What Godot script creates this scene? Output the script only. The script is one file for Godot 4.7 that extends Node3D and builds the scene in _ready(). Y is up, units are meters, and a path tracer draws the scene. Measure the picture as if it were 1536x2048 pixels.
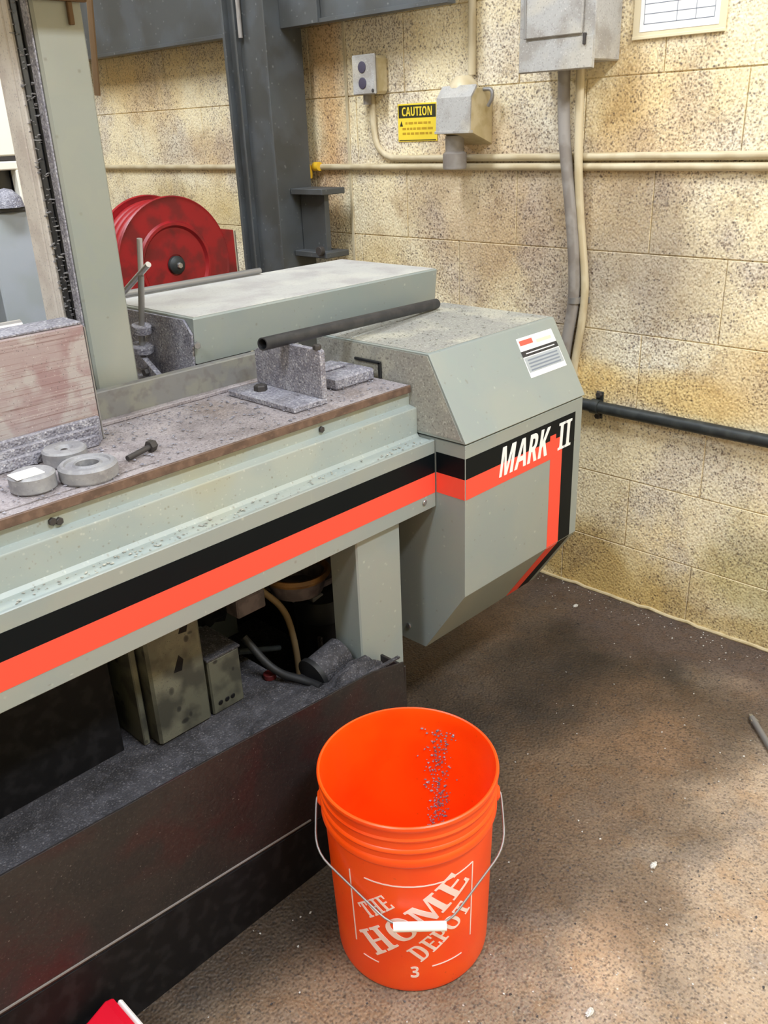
extends Node3D
# World: x runs along the saw towards the block wall (wall face at x = 0), z to the right of it, y up. Metres.

const BIG := 100000.0
var M := {}
var rng := RandomNumberGenerator.new()
var used := {}

# ------------------------------------------------------------------ textures
func noise_bytes(size: int, freq: float, sd: int, oct := 4, kind := FastNoiseLite.TYPE_SIMPLEX_SMOOTH) -> PackedByteArray:
	var n := FastNoiseLite.new()
	n.noise_type = kind
	n.seed = sd
	n.frequency = freq
	n.fractal_octaves = oct
	var im := n.get_seamless_image(size, size, false, false, 0.2)
	im.convert(Image.FORMAT_L8)
	return im.get_data()

# layers: [colour, bytes, low, high, strength]
func blend_image(side: int, small: int, base: Color, layers: Array) -> Image:
	var data := PackedByteArray()
	data.resize(small * small * 3)
	var br := base.r
	var bg := base.g
	var bb := base.b
	for i in small * small:
		var r := br
		var g := bg
		var b := bb
		for l in layers:
			var c: Color = l[0]
			var t: float = clampf((l[1][i] / 255.0 - l[2]) / (l[3] - l[2]), 0.0, 1.0) * l[4]
			r += (c.r - r) * t
			g += (c.g - g) * t
			b += (c.b - b) * t
		data[i * 3] = int(clampf(r, 0, 1) * 255.0)
		data[i * 3 + 1] = int(clampf(g, 0, 1) * 255.0)
		data[i * 3 + 2] = int(clampf(b, 0, 1) * 255.0)
	var im := Image.create_from_data(small, small, false, Image.FORMAT_RGB8, data)
	if side != small:
		im.resize(side, side, Image.INTERPOLATE_CUBIC)
	return im

func specks(im: Image, n: int, cols: Array, rmin: float, rmax: float, amin: float, amax: float, mask = null, msize := 0) -> void:
	var w := im.get_width()
	for k in n:
		var x := rng.randi() % w
		var y := rng.randi() % w
		if mask != null:
			var mv: int = mask[(y * msize / w) * msize + (x * msize / w)]
			if rng.randf() * 255.0 > (mv - 70) * 2.0:
				continue
		var c: Color = cols[rng.randi() % cols.size()]
		var a := rng.randf_range(amin, amax)
		var r := rng.randf_range(rmin, rmax)
		var e := rng.randf_range(0.6, 1.5)
		var ri := int(ceil(r * 1.5))
		for dy in range(-ri, ri + 1):
			for dx in range(-ri, ri + 1):
				var d := sqrt(dx * dx * e + dy * dy / e)
				if d > r:
					continue
				var px := posmod(x + dx, w)
				var py := posmod(y + dy, w)
				im.set_pixel(px, py, im.get_pixel(px, py).lerp(c, a * clampf(1.4 - d / (r + 0.01), 0.2, 1.0)))

func streaks(im: Image, n: int, cols: Array, lmin: int, lmax: int, amin: float, amax: float, upright := false) -> void:
	var w := im.get_width()
	for k in n:
		var x := rng.randi() % w
		var y := rng.randi() % w
		var c: Color = cols[rng.randi() % cols.size()]
		var a := rng.randf_range(amin, amax)
		var l := rng.randi_range(lmin, lmax)
		var t := rng.randi_range(1, 3)
		for i in l:
			var f := a * sin(PI * (i + 0.5) / l)
			for j in t:
				var px := posmod(x + (j if upright else i), w)
				var py := posmod(y + (i if upright else j), w)
				im.set_pixel(px, py, im.get_pixel(px, py).lerp(c, f))

func mat(called: String, im, period: float, rough := 0.6, metal := 0.0, col := Color.WHITE, spec := 0.5) -> StandardMaterial3D:
	var m := StandardMaterial3D.new()
	m.resource_name = called
	m.albedo_color = col
	m.roughness = rough
	m.metallic = metal
	m.metallic_specular = spec
	if im != null:
		m.albedo_texture = ImageTexture.create_from_image(im) if im is Image else im
		m.uv1_triplanar = true
		m.uv1_world_triplanar = true
		m.uv1_triplanar_sharpness = 8.0
		m.uv1_scale = Vector3.ONE / period
		m.uv1_offset = Vector3(0.31, 0.17, 0.43)
	M[called] = m
	return m

# a slow map of stains and painted shade laid over a material: world period 4.096 m, 1 pixel = 8 mm
func lay_stain_shade(m: StandardMaterial3D, im: Image) -> void:
	m.detail_enabled = true
	m.detail_blend_mode = BaseMaterial3D.BLEND_MODE_MUL
	m.detail_albedo = ImageTexture.create_from_image(im)
	m.detail_uv_layer = BaseMaterial3D.DETAIL_UV_2
	m.uv2_triplanar = true
	m.uv2_world_triplanar = true
	m.uv2_triplanar_sharpness = 8.0
	m.uv2_scale = Vector3.ONE / 4.096
	m.uv2_offset = Vector3.ZERO

# stain and shade patches [u, v, ru, rv, colour, strength] in metres on a 4.096 m tile; noise breaks up their edges
func stain_shade_image(patches: Array, upright: bool, nz: PackedByteArray) -> Image:
	var data := PackedByteArray()
	data.resize(512 * 512 * 3)
	data.fill(255)
	var im := Image.create_from_data(512, 512, false, Image.FORMAT_RGB8, data)
	for p in patches:
		var cu: float = p[0] / 0.008
		var cv: float = p[1] / 0.008
		var ru: float = p[2] / 0.008
		var rv: float = p[3] / 0.008
		for j in range(int(cv - rv * 1.4), int(cv + rv * 1.4) + 1):
			for i in range(int(cu - ru * 1.4), int(cu + ru * 1.4) + 1):
				var d := Vector2((i - cu) / ru, (j - cv) / rv).length()
				var wob: float = nz[posmod(j, 256) * 256 + posmod(i, 256)] / 255.0 - 0.5
				var k: float = clampf((1.0 - d + wob * (0.8 if p.size() < 7 else 0.35)) * (1.6 if p.size() < 7 else p[6]), 0.0, 1.0) * p[5]
				if k <= 0.0:
					continue
				var x := posmod(-i if upright else i, 512)
				var y := posmod(-j if upright else j, 512)
				im.set_pixel(x, y, im.get_pixel(x, y).lerp(p[4], k))
	return im

func bumpy(m: StandardMaterial3D, freq: float, depth: float, scale := 1.0, sd := 5, size := 512) -> void:
	var n := FastNoiseLite.new()
	n.seed = sd
	n.frequency = freq
	n.fractal_octaves = 3
	var t := NoiseTexture2D.new()
	t.width = size
	t.height = size
	t.seamless = true
	t.as_normal_map = true
	t.bump_strength = depth
	t.noise = n
	m.normal_enabled = true
	m.normal_texture = t
	m.normal_scale = scale

func rgb(r: float, g: float, b: float) -> Color:
	return Color(r / 255.0, g / 255.0, b / 255.0)

func make_materials() -> void:
	var lo := noise_bytes(256, 0.012, 11, 4)
	var lo2 := noise_bytes(256, 0.02, 12, 5)
	var lo3 := noise_bytes(256, 0.008, 13, 3)
	var mid := noise_bytes(256, 0.06, 14, 4)
	# painted block wall: cream paint, brownish and greyish stains, dark specks
	var im := blend_image(1024, 256, rgb(246, 231, 192), [
		[rgb(236, 214, 166), lo, 0.46, 0.78, 0.6],
		[rgb(224, 212, 194), lo2, 0.48, 0.76, 0.7],
		[rgb(240, 234, 212), lo3, 0.5, 0.8, 0.7],
		[rgb(190, 166, 126), mid, 0.62, 0.9, 0.35]])
	specks(im, 90000, [rgb(160, 138, 108), rgb(140, 122, 104), rgb(184, 162, 126)], 0.6, 1.5, 0.25, 0.6)
	specks(im, 100000, [rgb(96, 80, 68), rgb(112, 94, 80), rgb(84, 77, 76)], 0.6, 1.6, 0.3, 0.75, lo2, 256)
	specks(im, 40000, [rgb(252, 244, 220)], 0.6, 1.6, 0.25, 0.7)
	specks(im, 90, [rgb(60, 50, 44)], 1.2, 2.0, 0.5, 0.9)
	var m := mat("wall_paint", im, 1.7, 0.72)
	bumpy(m, 0.4, 1.3, 0.6, 3)
	# on the wall: along z, up y
	lay_stain_shade(m, stain_shade_image([
		[-1.17, 1.28, 0.09, 0.28, rgb(206, 176, 134), 0.85], [-1.1, 1.3, 0.25, 0.25, rgb(248, 232, 204), 0.7],
		[-1.45, 1.05, 0.5, 0.28, rgb(206, 194, 190), 0.95], [-1.1, 0.95, 0.35, 0.25, rgb(190, 184, 186), 0.95], [-1.6, 1.27, 0.2, 0.12, rgb(230, 212, 200), 0.8],
		[-1.0, 0.64, 0.35, 0.08, rgb(248, 226, 176), 0.9], [-0.65, 0.72, 0.3, 0.15, rgb(240, 220, 184), 0.8],
		[-0.72, 0.2, 0.2, 0.2, rgb(208, 204, 170), 0.8], [-1.2, 0.08, 0.5, 0.14, rgb(214, 196, 150), 0.9], [-0.8, 0.03, 0.6, 0.07, rgb(216, 198, 152), 0.7],
		[-2.22, 1.4, 0.1, 0.5, rgb(238, 208, 178), 0.95], [-2.9, 1.25, 0.3, 0.1, rgb(224, 210, 200), 0.8], [-3.3, 1.45, 0.3, 0.2, rgb(238, 216, 180), 0.7],
		[-3.1, 1.0, 0.6, 0.15, rgb(220, 208, 174), 0.7], [-2.0, 0.9, 0.3, 0.2, rgb(236, 220, 188), 0.6]], true, lo2))
	mat("wall_plain", blend_image(256, 256, rgb(224, 210, 176), [[rgb(200, 178, 130), lo, 0.4, 0.8, 0.6]]), 2.0, 0.8)
	# floor: worn brown concrete with grit
	im = blend_image(1024, 256, rgb(174, 153, 129), [
		[rgb(160, 138, 114), lo, 0.45, 0.72, 0.8],
		[rgb(202, 168, 134), lo3, 0.5, 0.76, 0.7],
		[rgb(150, 136, 122), lo2, 0.55, 0.8, 0.6],
		[rgb(164, 132, 98), mid, 0.5, 0.8, 0.5]])
	specks(im, 90000, [rgb(96, 82, 70), rgb(116, 98, 80), rgb(88, 80, 76)], 0.6, 1.9, 0.3, 0.7)
	specks(im, 80000, [rgb(206, 178, 142), rgb(190, 164, 136), rgb(214, 194, 164)], 0.6, 1.3, 0.25, 0.7)
	specks(im, 900, [rgb(236, 232, 222), rgb(214, 216, 216)], 0.6, 1.4, 0.5, 0.95)
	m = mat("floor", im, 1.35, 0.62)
	bumpy(m, 0.36, 2.0, 0.7, 8)
	lay_stain_shade(m, stain_shade_image([
		[-0.75, -1.35, 1.7, 0.96, rgb(98, 95, 92), 0.96, 3.0], [-0.7, -1.3, 1.4, 0.75, rgb(70, 67, 66), 0.7], [-0.1, -0.9, 0.18, 1.2, rgb(140, 134, 142), 0.9], [-0.7, -0.75, 0.5, 0.25, rgb(220, 205, 190), 0.6],  # big dark patches mix stain with painted shade; the lit side stays bright
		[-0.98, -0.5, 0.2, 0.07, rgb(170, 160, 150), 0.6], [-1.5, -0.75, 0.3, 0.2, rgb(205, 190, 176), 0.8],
		[-0.55, -1.3, 0.5, 0.3, rgb(150, 144, 140), 0.9], [-1.4, -1.2, 0.7, 0.3, rgb(120, 116, 112), 0.9]], false, lo2))  # shade under the head box is painted into the floor colour
	# grey-green machine enamel, clean
	im = blend_image(512, 256, rgb(145, 151, 145), [[rgb(138, 148, 146), lo, 0.4, 0.7, 0.7], [rgb(150, 153, 144), lo3, 0.45, 0.75, 0.7]])
	specks(im, 500, [rgb(120, 116, 104), rgb(196, 196, 184)], 0.7, 1.6, 0.2, 0.6)
	mat("enamel", im, 0.9, 0.42)
	# the same enamel under dust and oil spots
	im = blend_image(512, 256, rgb(152, 151, 143), [[rgb(148, 146, 140), lo2, 0.42, 0.7, 0.8], [rgb(188, 184, 166), lo, 0.5, 0.75, 0.7]])
	specks(im, 16000, [rgb(108, 104, 98), rgb(132, 127, 120), rgb(94, 91, 90)], 0.7, 1.6, 0.25, 0.7)
	specks(im, 9000, [rgb(208, 206, 196)], 0.7, 1.5, 0.25, 0.7)
	mat("dusty_enamel", im, 0.62, 0.7)
	im = blend_image(512, 256, rgb(188, 187, 182), [[rgb(174, 170, 168), lo2, 0.45, 0.75, 0.8], [rgb(200, 199, 190), lo, 0.5, 0.75, 0.7]])
	specks(im, 9000, [rgb(150, 146, 142), rgb(162, 157, 152), rgb(210, 208, 204)], 0.7, 1.5, 0.2, 0.5)
	mat("pale_dust", im, 0.7, 0.75)
	# beige lip and channel
	im = blend_image(512, 256, rgb(160, 166, 158), [[rgb(148, 158, 156), lo, 0.42, 0.7, 0.7], [rgb(166, 162, 136), lo3, 0.5, 0.8, 0.5]])
	specks(im, 2500, [rgb(118, 110, 90), rgb(206, 206, 192)], 0.7, 1.6, 0.2, 0.6)
	mat("rail_paint", im, 0.6, 0.45)
	# table: dirty steel
	im = blend_image(512, 256, rgb(156, 148, 149), [[rgb(134, 126, 126), lo2, 0.42, 0.7, 0.8], [rgb(176, 167, 166), lo, 0.5, 0.75, 0.7], [rgb(122, 106, 94), lo3, 0.6, 0.85, 0.4]])
	specks(im, 22000, [rgb(90, 82, 82), rgb(176, 168, 170), rgb(110, 101, 100), rgb(196, 188, 188)], 0.7, 1.7, 0.3, 0.8)
	bumpy(mat("table_steel", im, 0.5, 0.6, 0.1), 0.25, 1.6, 0.5, 21)
	im = blend_image(256, 256, rgb(104, 82, 68), [[rgb(84, 66, 55), lo2, 0.4, 0.7, 0.8], [rgb(122, 98, 82), mid, 0.5, 0.8, 0.6]])
	mat("rust_edge", im, 0.25, 0.6)
	# swarf covered steel
	im = blend_image(512, 256, rgb(142, 140, 148), [[rgb(118, 116, 126), lo2, 0.4, 0.7, 0.8], [rgb(164, 163, 170), mid, 0.5, 0.8, 0.7]])
	specks(im, 26000, [rgb(84, 82, 90), rgb(188, 186, 192), rgb(114, 112, 122), rgb(216, 214, 216)], 0.7, 1.8, 0.35, 0.85)
	bumpy(mat("swarf", im, 0.6, 0.65, 0.1), 0.25, 2.5, 0.7, 31)
	# vise jaw: scraped red oxide over steel, wiped along the table
	im = blend_image(1024, 256, rgb(162, 146, 146), [[rgb(148, 120, 121), lo, 0.42, 0.66, 0.7], [rgb(176, 172, 170), lo2, 0.5, 0.72, 0.8], [rgb(140, 104, 80), lo3, 0.6, 0.8, 0.5]])
	streaks(im, 900, [rgb(196, 184, 180), rgb(104, 74, 70), rgb(120, 88, 84), rgb(178, 166, 162)], 60, 420, 0.2, 0.7)
	specks(im, 6000, [rgb(90, 84, 84), rgb(206, 200, 196)], 0.7, 2.0, 0.3, 0.8)
	mat("jaw_face", im, 0.5, 0.5, 0.25)
	# dark tray steel, oily maroon
	im = blend_image(1024, 256, rgb(40, 36, 35), [[rgb(48, 26, 27), lo, 0.45, 0.7, 0.8], [rgb(33, 32, 32), lo2, 0.45, 0.7, 0.8]])
	specks(im, 26000, [rgb(84, 78, 74), rgb(28, 26, 26), rgb(66, 60, 58)], 0.7, 1.8, 0.25, 0.7)
	specks(im, 500, [rgb(160, 152, 144)], 0.7, 1.6, 0.4, 0.9)
	bumpy(mat("tray_steel", im, 0.7, 0.4), 0.1, 0.8, 0.4, 41)
	im = blend_image(512, 256, rgb(60, 58, 61), [[rgb(44, 42, 44), lo2, 0.4, 0.7, 0.8], [rgb(80, 78, 82), mid, 0.5, 0.8, 0.6]])
	specks(im, 18000, [rgb(44, 42, 44), rgb(116, 114, 118), rgb(140, 136, 136)], 0.7, 1.6, 0.3, 0.75)
	bumpy(mat("tray_dirt", im, 0.5, 0.85), 0.25, 2.5, 0.7, 43)
	# grimy cream cast iron
	im = blend_image(1024, 256, rgb(88, 87, 74), [[rgb(56, 55, 48), lo2, 0.42, 0.66, 0.85], [rgb(122, 120, 102), lo, 0.5, 0.75, 0.7]])
	specks(im, 14000, [rgb(60, 58, 50), rgb(84, 80, 66)], 0.7, 2.0, 0.3, 0.8, lo, 256)
	specks(im, 60, [rgb(30, 29, 26)], 6.0, 16.0, 0.5, 0.9)
	mat("grimy_cast", im, 0.5, 0.6)
	im = blend_image(512, 256, rgb(148, 147, 148), [[rgb(128, 127, 130), lo2, 0.42, 0.7, 0.8], [rgb(166, 165, 164), mid, 0.5, 0.8, 0.6]])
	specks(im, 5000, [rgb(108, 106, 110), rgb(186, 185, 186)], 0.7, 1.4, 0.25, 0.6)
	mat("worn_steel", im, 0.4, 0.55, 0.15)
	im = blend_image(512, 256, rgb(140, 143, 133), [[rgb(134, 141, 135), lo, 0.4, 0.7, 0.7], [rgb(155, 154, 142), lo3, 0.45, 0.75, 0.7]])
	specks(im, 120, [rgb(110, 106, 94)], 0.7, 1.6, 0.2, 0.6)
	mat("post_enamel", im, 0.9, 0.45)
	# structural steel, charcoal paint
	im = blend_image(512, 256, rgb(74, 76, 76), [[rgb(66, 66, 64), lo, 0.4, 0.7, 0.8], [rgb(82, 86, 90), lo2, 0.5, 0.75, 0.7]])
	specks(im, 500, [rgb(150, 150, 148)], 0.7, 1.6, 0.3, 0.7)
	mat("charcoal", im, 1.1, 0.5)
	# dusty grey galvanised boxes
	im = blend_image(512, 256, rgb(172, 170, 166), [[rgb(148, 142, 134), lo2, 0.42, 0.7, 0.8], [rgb(194, 186, 168), lo, 0.5, 0.75, 0.6]])
	specks(im, 13000, [rgb(122, 116, 112), rgb(140, 134, 128), rgb(212, 208, 202)], 0.7, 1.5, 0.25, 0.65)
	mat("dusty_grey", im, 0.6, 0.7)
	im = blend_image(512, 256, rgb(226, 219, 210), [[rgb(206, 196, 188), lo2, 0.4, 0.7, 0.8]])
	specks(im, 9000, [rgb(170, 162, 156), rgb(244, 238, 230), rgb(150, 144, 144)], 0.7, 1.5, 0.25, 0.6)
	mat("guard_dust", im, 0.5, 0.7)
	mat("pipe_cream", blend_image(256, 256, rgb(206, 192, 160), [[rgb(182, 164, 128), lo2, 0.4, 0.7, 0.7]]), 0.8, 0.45)
	mat("pipe_grey", blend_image(256, 256, rgb(150, 144, 138), [[rgb(124, 116, 108), lo2, 0.4, 0.7, 0.8]]), 0.5, 0.5)
	# bucket
	im = blend_image(512, 256, rgb(255, 84, 10), [[rgb(250, 70, 6), lo, 0.4, 0.7, 0.6]])
	specks(im, 200, [rgb(160, 60, 24)], 0.7, 1.4, 0.2, 0.5)
	mat("orange_plastic", im, 0.6, 0.34)
	M["orange_plastic"].subsurf_scatter_enabled = true
	M["orange_plastic"].subsurf_scatter_strength = 0.05
	# plain colours
	mat("black_paint", null, 1, 0.45, 0.0, rgb(11, 17, 20), 0.25)
	mat("red_paint", null, 1, 0.4, 0.0, rgb(244, 84, 64), 0.3)
	mat("white_print", null, 1, 0.5, 0.0, rgb(246, 244, 240))
	mat("pink_print", null, 1, 0.5, 0.0, rgb(250, 224, 216))
	mat("grey_print", null, 1, 0.5, 0.0, rgb(120, 128, 140))
	mat("dark_print", null, 1, 0.5, 0.0, rgb(44, 44, 48))
	mat("red_print", null, 1, 0.5, 0.0, rgb(222, 92, 76))
	mat("caution_yellow", null, 1, 0.5, 0.0, rgb(244, 214, 60))
	mat("amber_print", null, 1, 0.5, 0.0, rgb(190, 150, 30))
	mat("caution_black", null, 1, 0.5, 0.0, rgb(40, 42, 22))
	mat("paper", null, 1, 0.6, 0.0, rgb(240, 238, 236))
	mat("clear_plastic", null, 1, 0.3, 0.0, rgb(232, 218, 184))
	mat("chrome", null, 1, 0.28, 0.9, rgb(196, 196, 196))
	mat("steel_wire", null, 1, 0.35, 0.7, rgb(205, 202, 200))
	mat("bolt_steel", null, 1, 0.45, 0.6, rgb(150, 148, 146))
	mat("dark_bolt", null, 1, 0.6, 0.3, rgb(66, 62, 60))
	mat("mill_scale", blend_image(256, 256, rgb(56, 57, 60), [[rgb(70, 69, 71), lo2, 0.4, 0.7, 0.8]]), 0.2, 0.45, 0.3)
	mat("black_rubber", null, 1, 0.6, 0.0, rgb(26, 26, 27))
	mat("black_motor", blend_image(256, 256, rgb(20, 19, 20), [[rgb(34, 33, 34), lo2, 0.45, 0.75, 0.8]]), 0.2, 0.6, 0.0, Color.WHITE, 0.3)
	mat("black_iron", blend_image(256, 256, rgb(46, 50, 50), [[rgb(66, 70, 68), lo2, 0.45, 0.75, 0.8]]), 0.3, 0.5, 0.2)
	mat("reel_red", blend_image(256, 256, rgb(150, 22, 28), [[rgb(110, 26, 28), lo2, 0.45, 0.7, 0.8]]), 0.5, 0.38)
	mat("reel_hose", null, 1, 0.45, 0.0, rgb(150, 12, 22))
	mat("red_grime", null, 1, 0.6, 0.0, rgb(86, 22, 24))
	mat("seam_grey", null, 1, 0.6, 0.0, rgb(112, 106, 102))
	mat("tan_hose", null, 1, 0.6, 0.0, rgb(126, 104, 72))
	mat("brown_strap", null, 1, 0.7, 0.0, rgb(98, 74, 46))
	mat("pail_brown", blend_image(256, 256, rgb(150, 108, 62), [[rgb(110, 80, 48), lo2, 0.4, 0.7, 0.8]]), 0.2, 0.6)
	mat("mauve_grime", blend_image(256, 256, rgb(112, 100, 102), [[rgb(84, 76, 78), lo2, 0.4, 0.7, 0.8]]), 0.2, 0.8)
	mat("cable_yellow", null, 1, 0.5, 0.0, rgb(232, 186, 48))
	mat("cable_white", null, 1, 0.6, 0.0, rgb(214, 204, 178))
	mat("red_plastic", null, 1, 0.3, 0.0, rgb(214, 20, 44))
	mat("pale_blue", blend_image(256, 256, rgb(168, 174, 180), [[rgb(160, 166, 166), lo, 0.4, 0.7, 0.8]]), 0.8, 0.5)
	mat("cabinet_white", null, 1, 0.5, 0.0, rgb(244, 238, 220))
	mat("dark_opening", null, 1, 0.3, 0.0, rgb(30, 26, 20))
	mat("olive_part", null, 1, 0.6, 0.0, rgb(120, 116, 70))
	mat("socket_dark", null, 1, 0.5, 0.0, rgb(66, 60, 78))
	mat("beige_box", blend_image(256, 256, rgb(200, 184, 146), [[rgb(182, 164, 122), lo2, 0.4, 0.7, 0.8]]), 0.3, 0.5)
	mat("fence_steel", blend_image(512, 256, rgb(122, 121, 118), [[rgb(136, 135, 122), lo2, 0.45, 0.7, 0.7], [rgb(110, 104, 102), mid, 0.55, 0.8, 0.6]]), 0.45, 0.55, 0.1)
	mat("ceiling_paint", null, 1, 0.8, 0.0, rgb(214, 206, 186))
	mat("flake_light", null, 1, 0.5, 0.3, rgb(206, 204, 198))
	mat("flake_dark", null, 1, 0.6, 0.2, rgb(74, 70, 70))
	var g := mat("lamp_face", null, 1, 0.5, 0.0, rgb(250, 244, 226))
	g.emission_enabled = true
	g.emission = rgb(234, 243, 255)
	g.emission_energy_multiplier = 1.6

# ------------------------------------------------------------------ geometry: every shape is a closed list of triangles
func out(t: PackedVector3Array) -> PackedVector3Array:
	var c := Vector3.ZERO
	for p in t:
		c += p
	c /= maxf(1.0, t.size())
	var v := 0.0
	for i in range(0, t.size(), 3):
		v += (t[i] - c).dot((t[i + 1] - c).cross(t[i + 2] - c))
	if v < 0.0:
		for i in range(0, t.size(), 3):
			var k := t[i + 1]
			t[i + 1] = t[i + 2]
			t[i + 2] = k
	return t

func face(t: PackedVector3Array, pts: Array, centre: Vector3) -> void:
	var n: Vector3 = (pts[1] - pts[0]).cross(pts[2] - pts[0])
	var flip: bool = n.dot(pts[0] - centre) < 0.0
	for i in range(1, pts.size() - 1):
		t.append(pts[0])
		t.append(pts[i + 1] if flip else pts[i])
		t.append(pts[i] if flip else pts[i + 1])

func box(a: Vector3, b: Vector3, bev := 0.0015) -> PackedVector3Array:
	var lo := Vector3(minf(a.x, b.x), minf(a.y, b.y), minf(a.z, b.z))
	var hi := Vector3(maxf(a.x, b.x), maxf(a.y, b.y), maxf(a.z, b.z))
	var c := (lo + hi) / 2
	var h := (hi - lo) / 2
	var e := minf(bev, minf(h.x, minf(h.y, h.z)) * 0.8)
	var t := PackedVector3Array()
	var v := func(s: Vector3, axis: int) -> Vector3:
		var p := h - Vector3(e, e, e)
		p[axis] = h[axis]
		return c + p * s
	for ax in 3:
		var u := (ax + 1) % 3
		var w := (ax + 2) % 3
		for sg in [-1, 1]:
			var q := []
			for k in [[-1, -1], [1, -1], [1, 1], [-1, 1]]:
				var s := Vector3.ZERO
				s[ax] = sg
				s[u] = k[0]
				s[w] = k[1]
				q.append(v.call(s, ax))
			face(t, q, c)
		if e > 0.0:
			for su in [-1, 1]:
				for sw in [-1, 1]:
					var s0 := Vector3.ZERO
					s0[u] = su
					s0[w] = sw
					var s1 := s0
					s0[ax] = -1
					s1[ax] = 1
					face(t, [v.call(s0, u), v.call(s1, u), v.call(s1, w), v.call(s0, w)], c)
	if e > 0.0:
		for sx in [-1, 1]:
			for sy in [-1, 1]:
				for sz in [-1, 1]:
					var s := Vector3(sx, sy, sz)
					face(t, [v.call(s, 0), v.call(s, 1), v.call(s, 2)], c)
	return t

# a polygon in the plane (u, v) at o, pushed along w by depth, end edges bevelled
func prism(poly: PackedVector2Array, o: Vector3, u: Vector3, v: Vector3, w: Vector3, depth: float, bev := 0.0015) -> PackedVector3Array:
	var n := poly.size()
	if Geometry2D.is_polygon_clockwise(poly):
		poly = poly.duplicate()
		poly.reverse()
	var inner := PackedVector2Array()
	for i in n:
		var a := (poly[i] - poly[(i + n - 1) % n]).normalized()
		var b := (poly[(i + 1) % n] - poly[i]).normalized()
		var na := Vector2(-a.y, a.x)
		var nb := Vector2(-b.y, b.x)
		var m := na + nb
		inner.append(poly[i] + m / maxf(0.3, 0.5 * m.length_squared()) * bev * 0.5 * 2.0 * 0.5 * 2.0 * 0.5)
	var rings := []
	for r in [[inner, 0.0], [poly, bev], [poly, depth - bev], [inner, depth]]:
		var q := PackedVector3Array()
		for p in r[0]:
			q.append(o + u * p.x + v * p.y + w * r[1])
		rings.append(q)
	var t := PackedVector3Array()
	var tri := Geometry2D.triangulate_polygon(poly)
	for i in range(0, tri.size(), 3):
		t.append_array([rings[0][tri[i]], rings[0][tri[i + 1]], rings[0][tri[i + 2]]])
		t.append_array([rings[3][tri[i]], rings[3][tri[i + 2]], rings[3][tri[i + 1]]])
	# side walls; triangulation keeps the polygon's own turn or its reverse: match it
	var want := 1.0
	if tri.size() >= 3:
		var a2 := poly[tri[1]] - poly[tri[0]]
		var b2 := poly[tri[2]] - poly[tri[0]]
		want = signf(a2.cross(b2))
	for k in 3:
		for i in n:
			var j := (i + 1) % n
			var a3: Vector3 = rings[k][i]
			var b3: Vector3 = rings[k][j]
			var c3: Vector3 = rings[k + 1][j]
			var d3: Vector3 = rings[k + 1][i]
			if want > 0:
				t.append_array([a3, c3, b3, a3, d3, c3])
			else:
				t.append_array([a3, b3, c3, a3, c3, d3])
	return out(t)

# section in (z, y) pushed along x
func along_x(poly: Array, x0: float, x1: float, bev := 0.0015) -> PackedVector3Array:
	return prism(PackedVector2Array(poly), Vector3(x0, 0, 0), Vector3(0, 0, 1), Vector3(0, 1, 0), Vector3(1, 0, 0), x1 - x0, bev)

func tube(path: PackedVector3Array, r: float, seg := 12, hollow := 0.0) -> PackedVector3Array:
	var t := PackedVector3Array()
	var n := path.size()
	var rings := []
	var inner := []
	var side := Vector3.ZERO
	var last := (path[n - 1] - path[0]).normalized()
	for i in n:
		var d := (path[mini(i + 1, n - 1)] - path[maxi(i - 1, 0)]).normalized()
		if d.length_squared() < 0.5:
			d = last
		last = d
		if i == 0:
			side = d.cross(Vector3.UP if absf(d.y) < 0.9 else Vector3.RIGHT).normalized()
		else:
			side = (side - d * side.dot(d)).normalized()
		var up := d.cross(side)
		var q := PackedVector3Array()
		var q2 := PackedVector3Array()
		for k in seg:
			var a := TAU * k / seg
			q.append(path[i] + (side * cos(a) + up * sin(a)) * r)
			q2.append(path[i] + (side * cos(a) + up * sin(a)) * hollow)
		rings.append(q)
		inner.append(q2)
	for i in n - 1:
		for k in seg:
			var j := (k + 1) % seg
			t.append_array([rings[i][k], rings[i][j], rings[i + 1][j], rings[i][k], rings[i + 1][j], rings[i + 1][k]])
			if hollow > 0.0:
				t.append_array([inner[i][k], inner[i + 1][j], inner[i][j], inner[i][k], inner[i + 1][k], inner[i + 1][j]])
	for k in seg:
		var j := (k + 1) % seg
		if hollow > 0.0:
			t.append_array([rings[0][k], inner[0][j], rings[0][j], rings[0][k], inner[0][k], inner[0][j]])
			t.append_array([rings[n - 1][k], rings[n - 1][j], inner[n - 1][j], rings[n - 1][k], inner[n - 1][j], inner[n - 1][k]])
		else:
			t.append_array([path[0], rings[0][j], rings[0][k], path[n - 1], rings[n - 1][k], rings[n - 1][j]])
	return out(t)

func bend(pts: Array, r: float, steps := 6) -> PackedVector3Array:
	var p := PackedVector3Array([pts[0]])
	for i in range(1, pts.size() - 1):
		var ra: Vector3 = pts[i - 1] - pts[i]
		var rb: Vector3 = pts[i + 1] - pts[i]
		var a: Vector3 = pts[i] + ra.limit_length(minf(r, ra.length() * 0.45))
		var b: Vector3 = pts[i] + rb.limit_length(minf(r, rb.length() * 0.45))
		for k in steps + 1:
			var f := float(k) / steps
			p.append(a.lerp(pts[i], f).lerp(pts[i].lerp(b, f), f))
	p.append(pts[pts.size() - 1])
	return p

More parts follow.
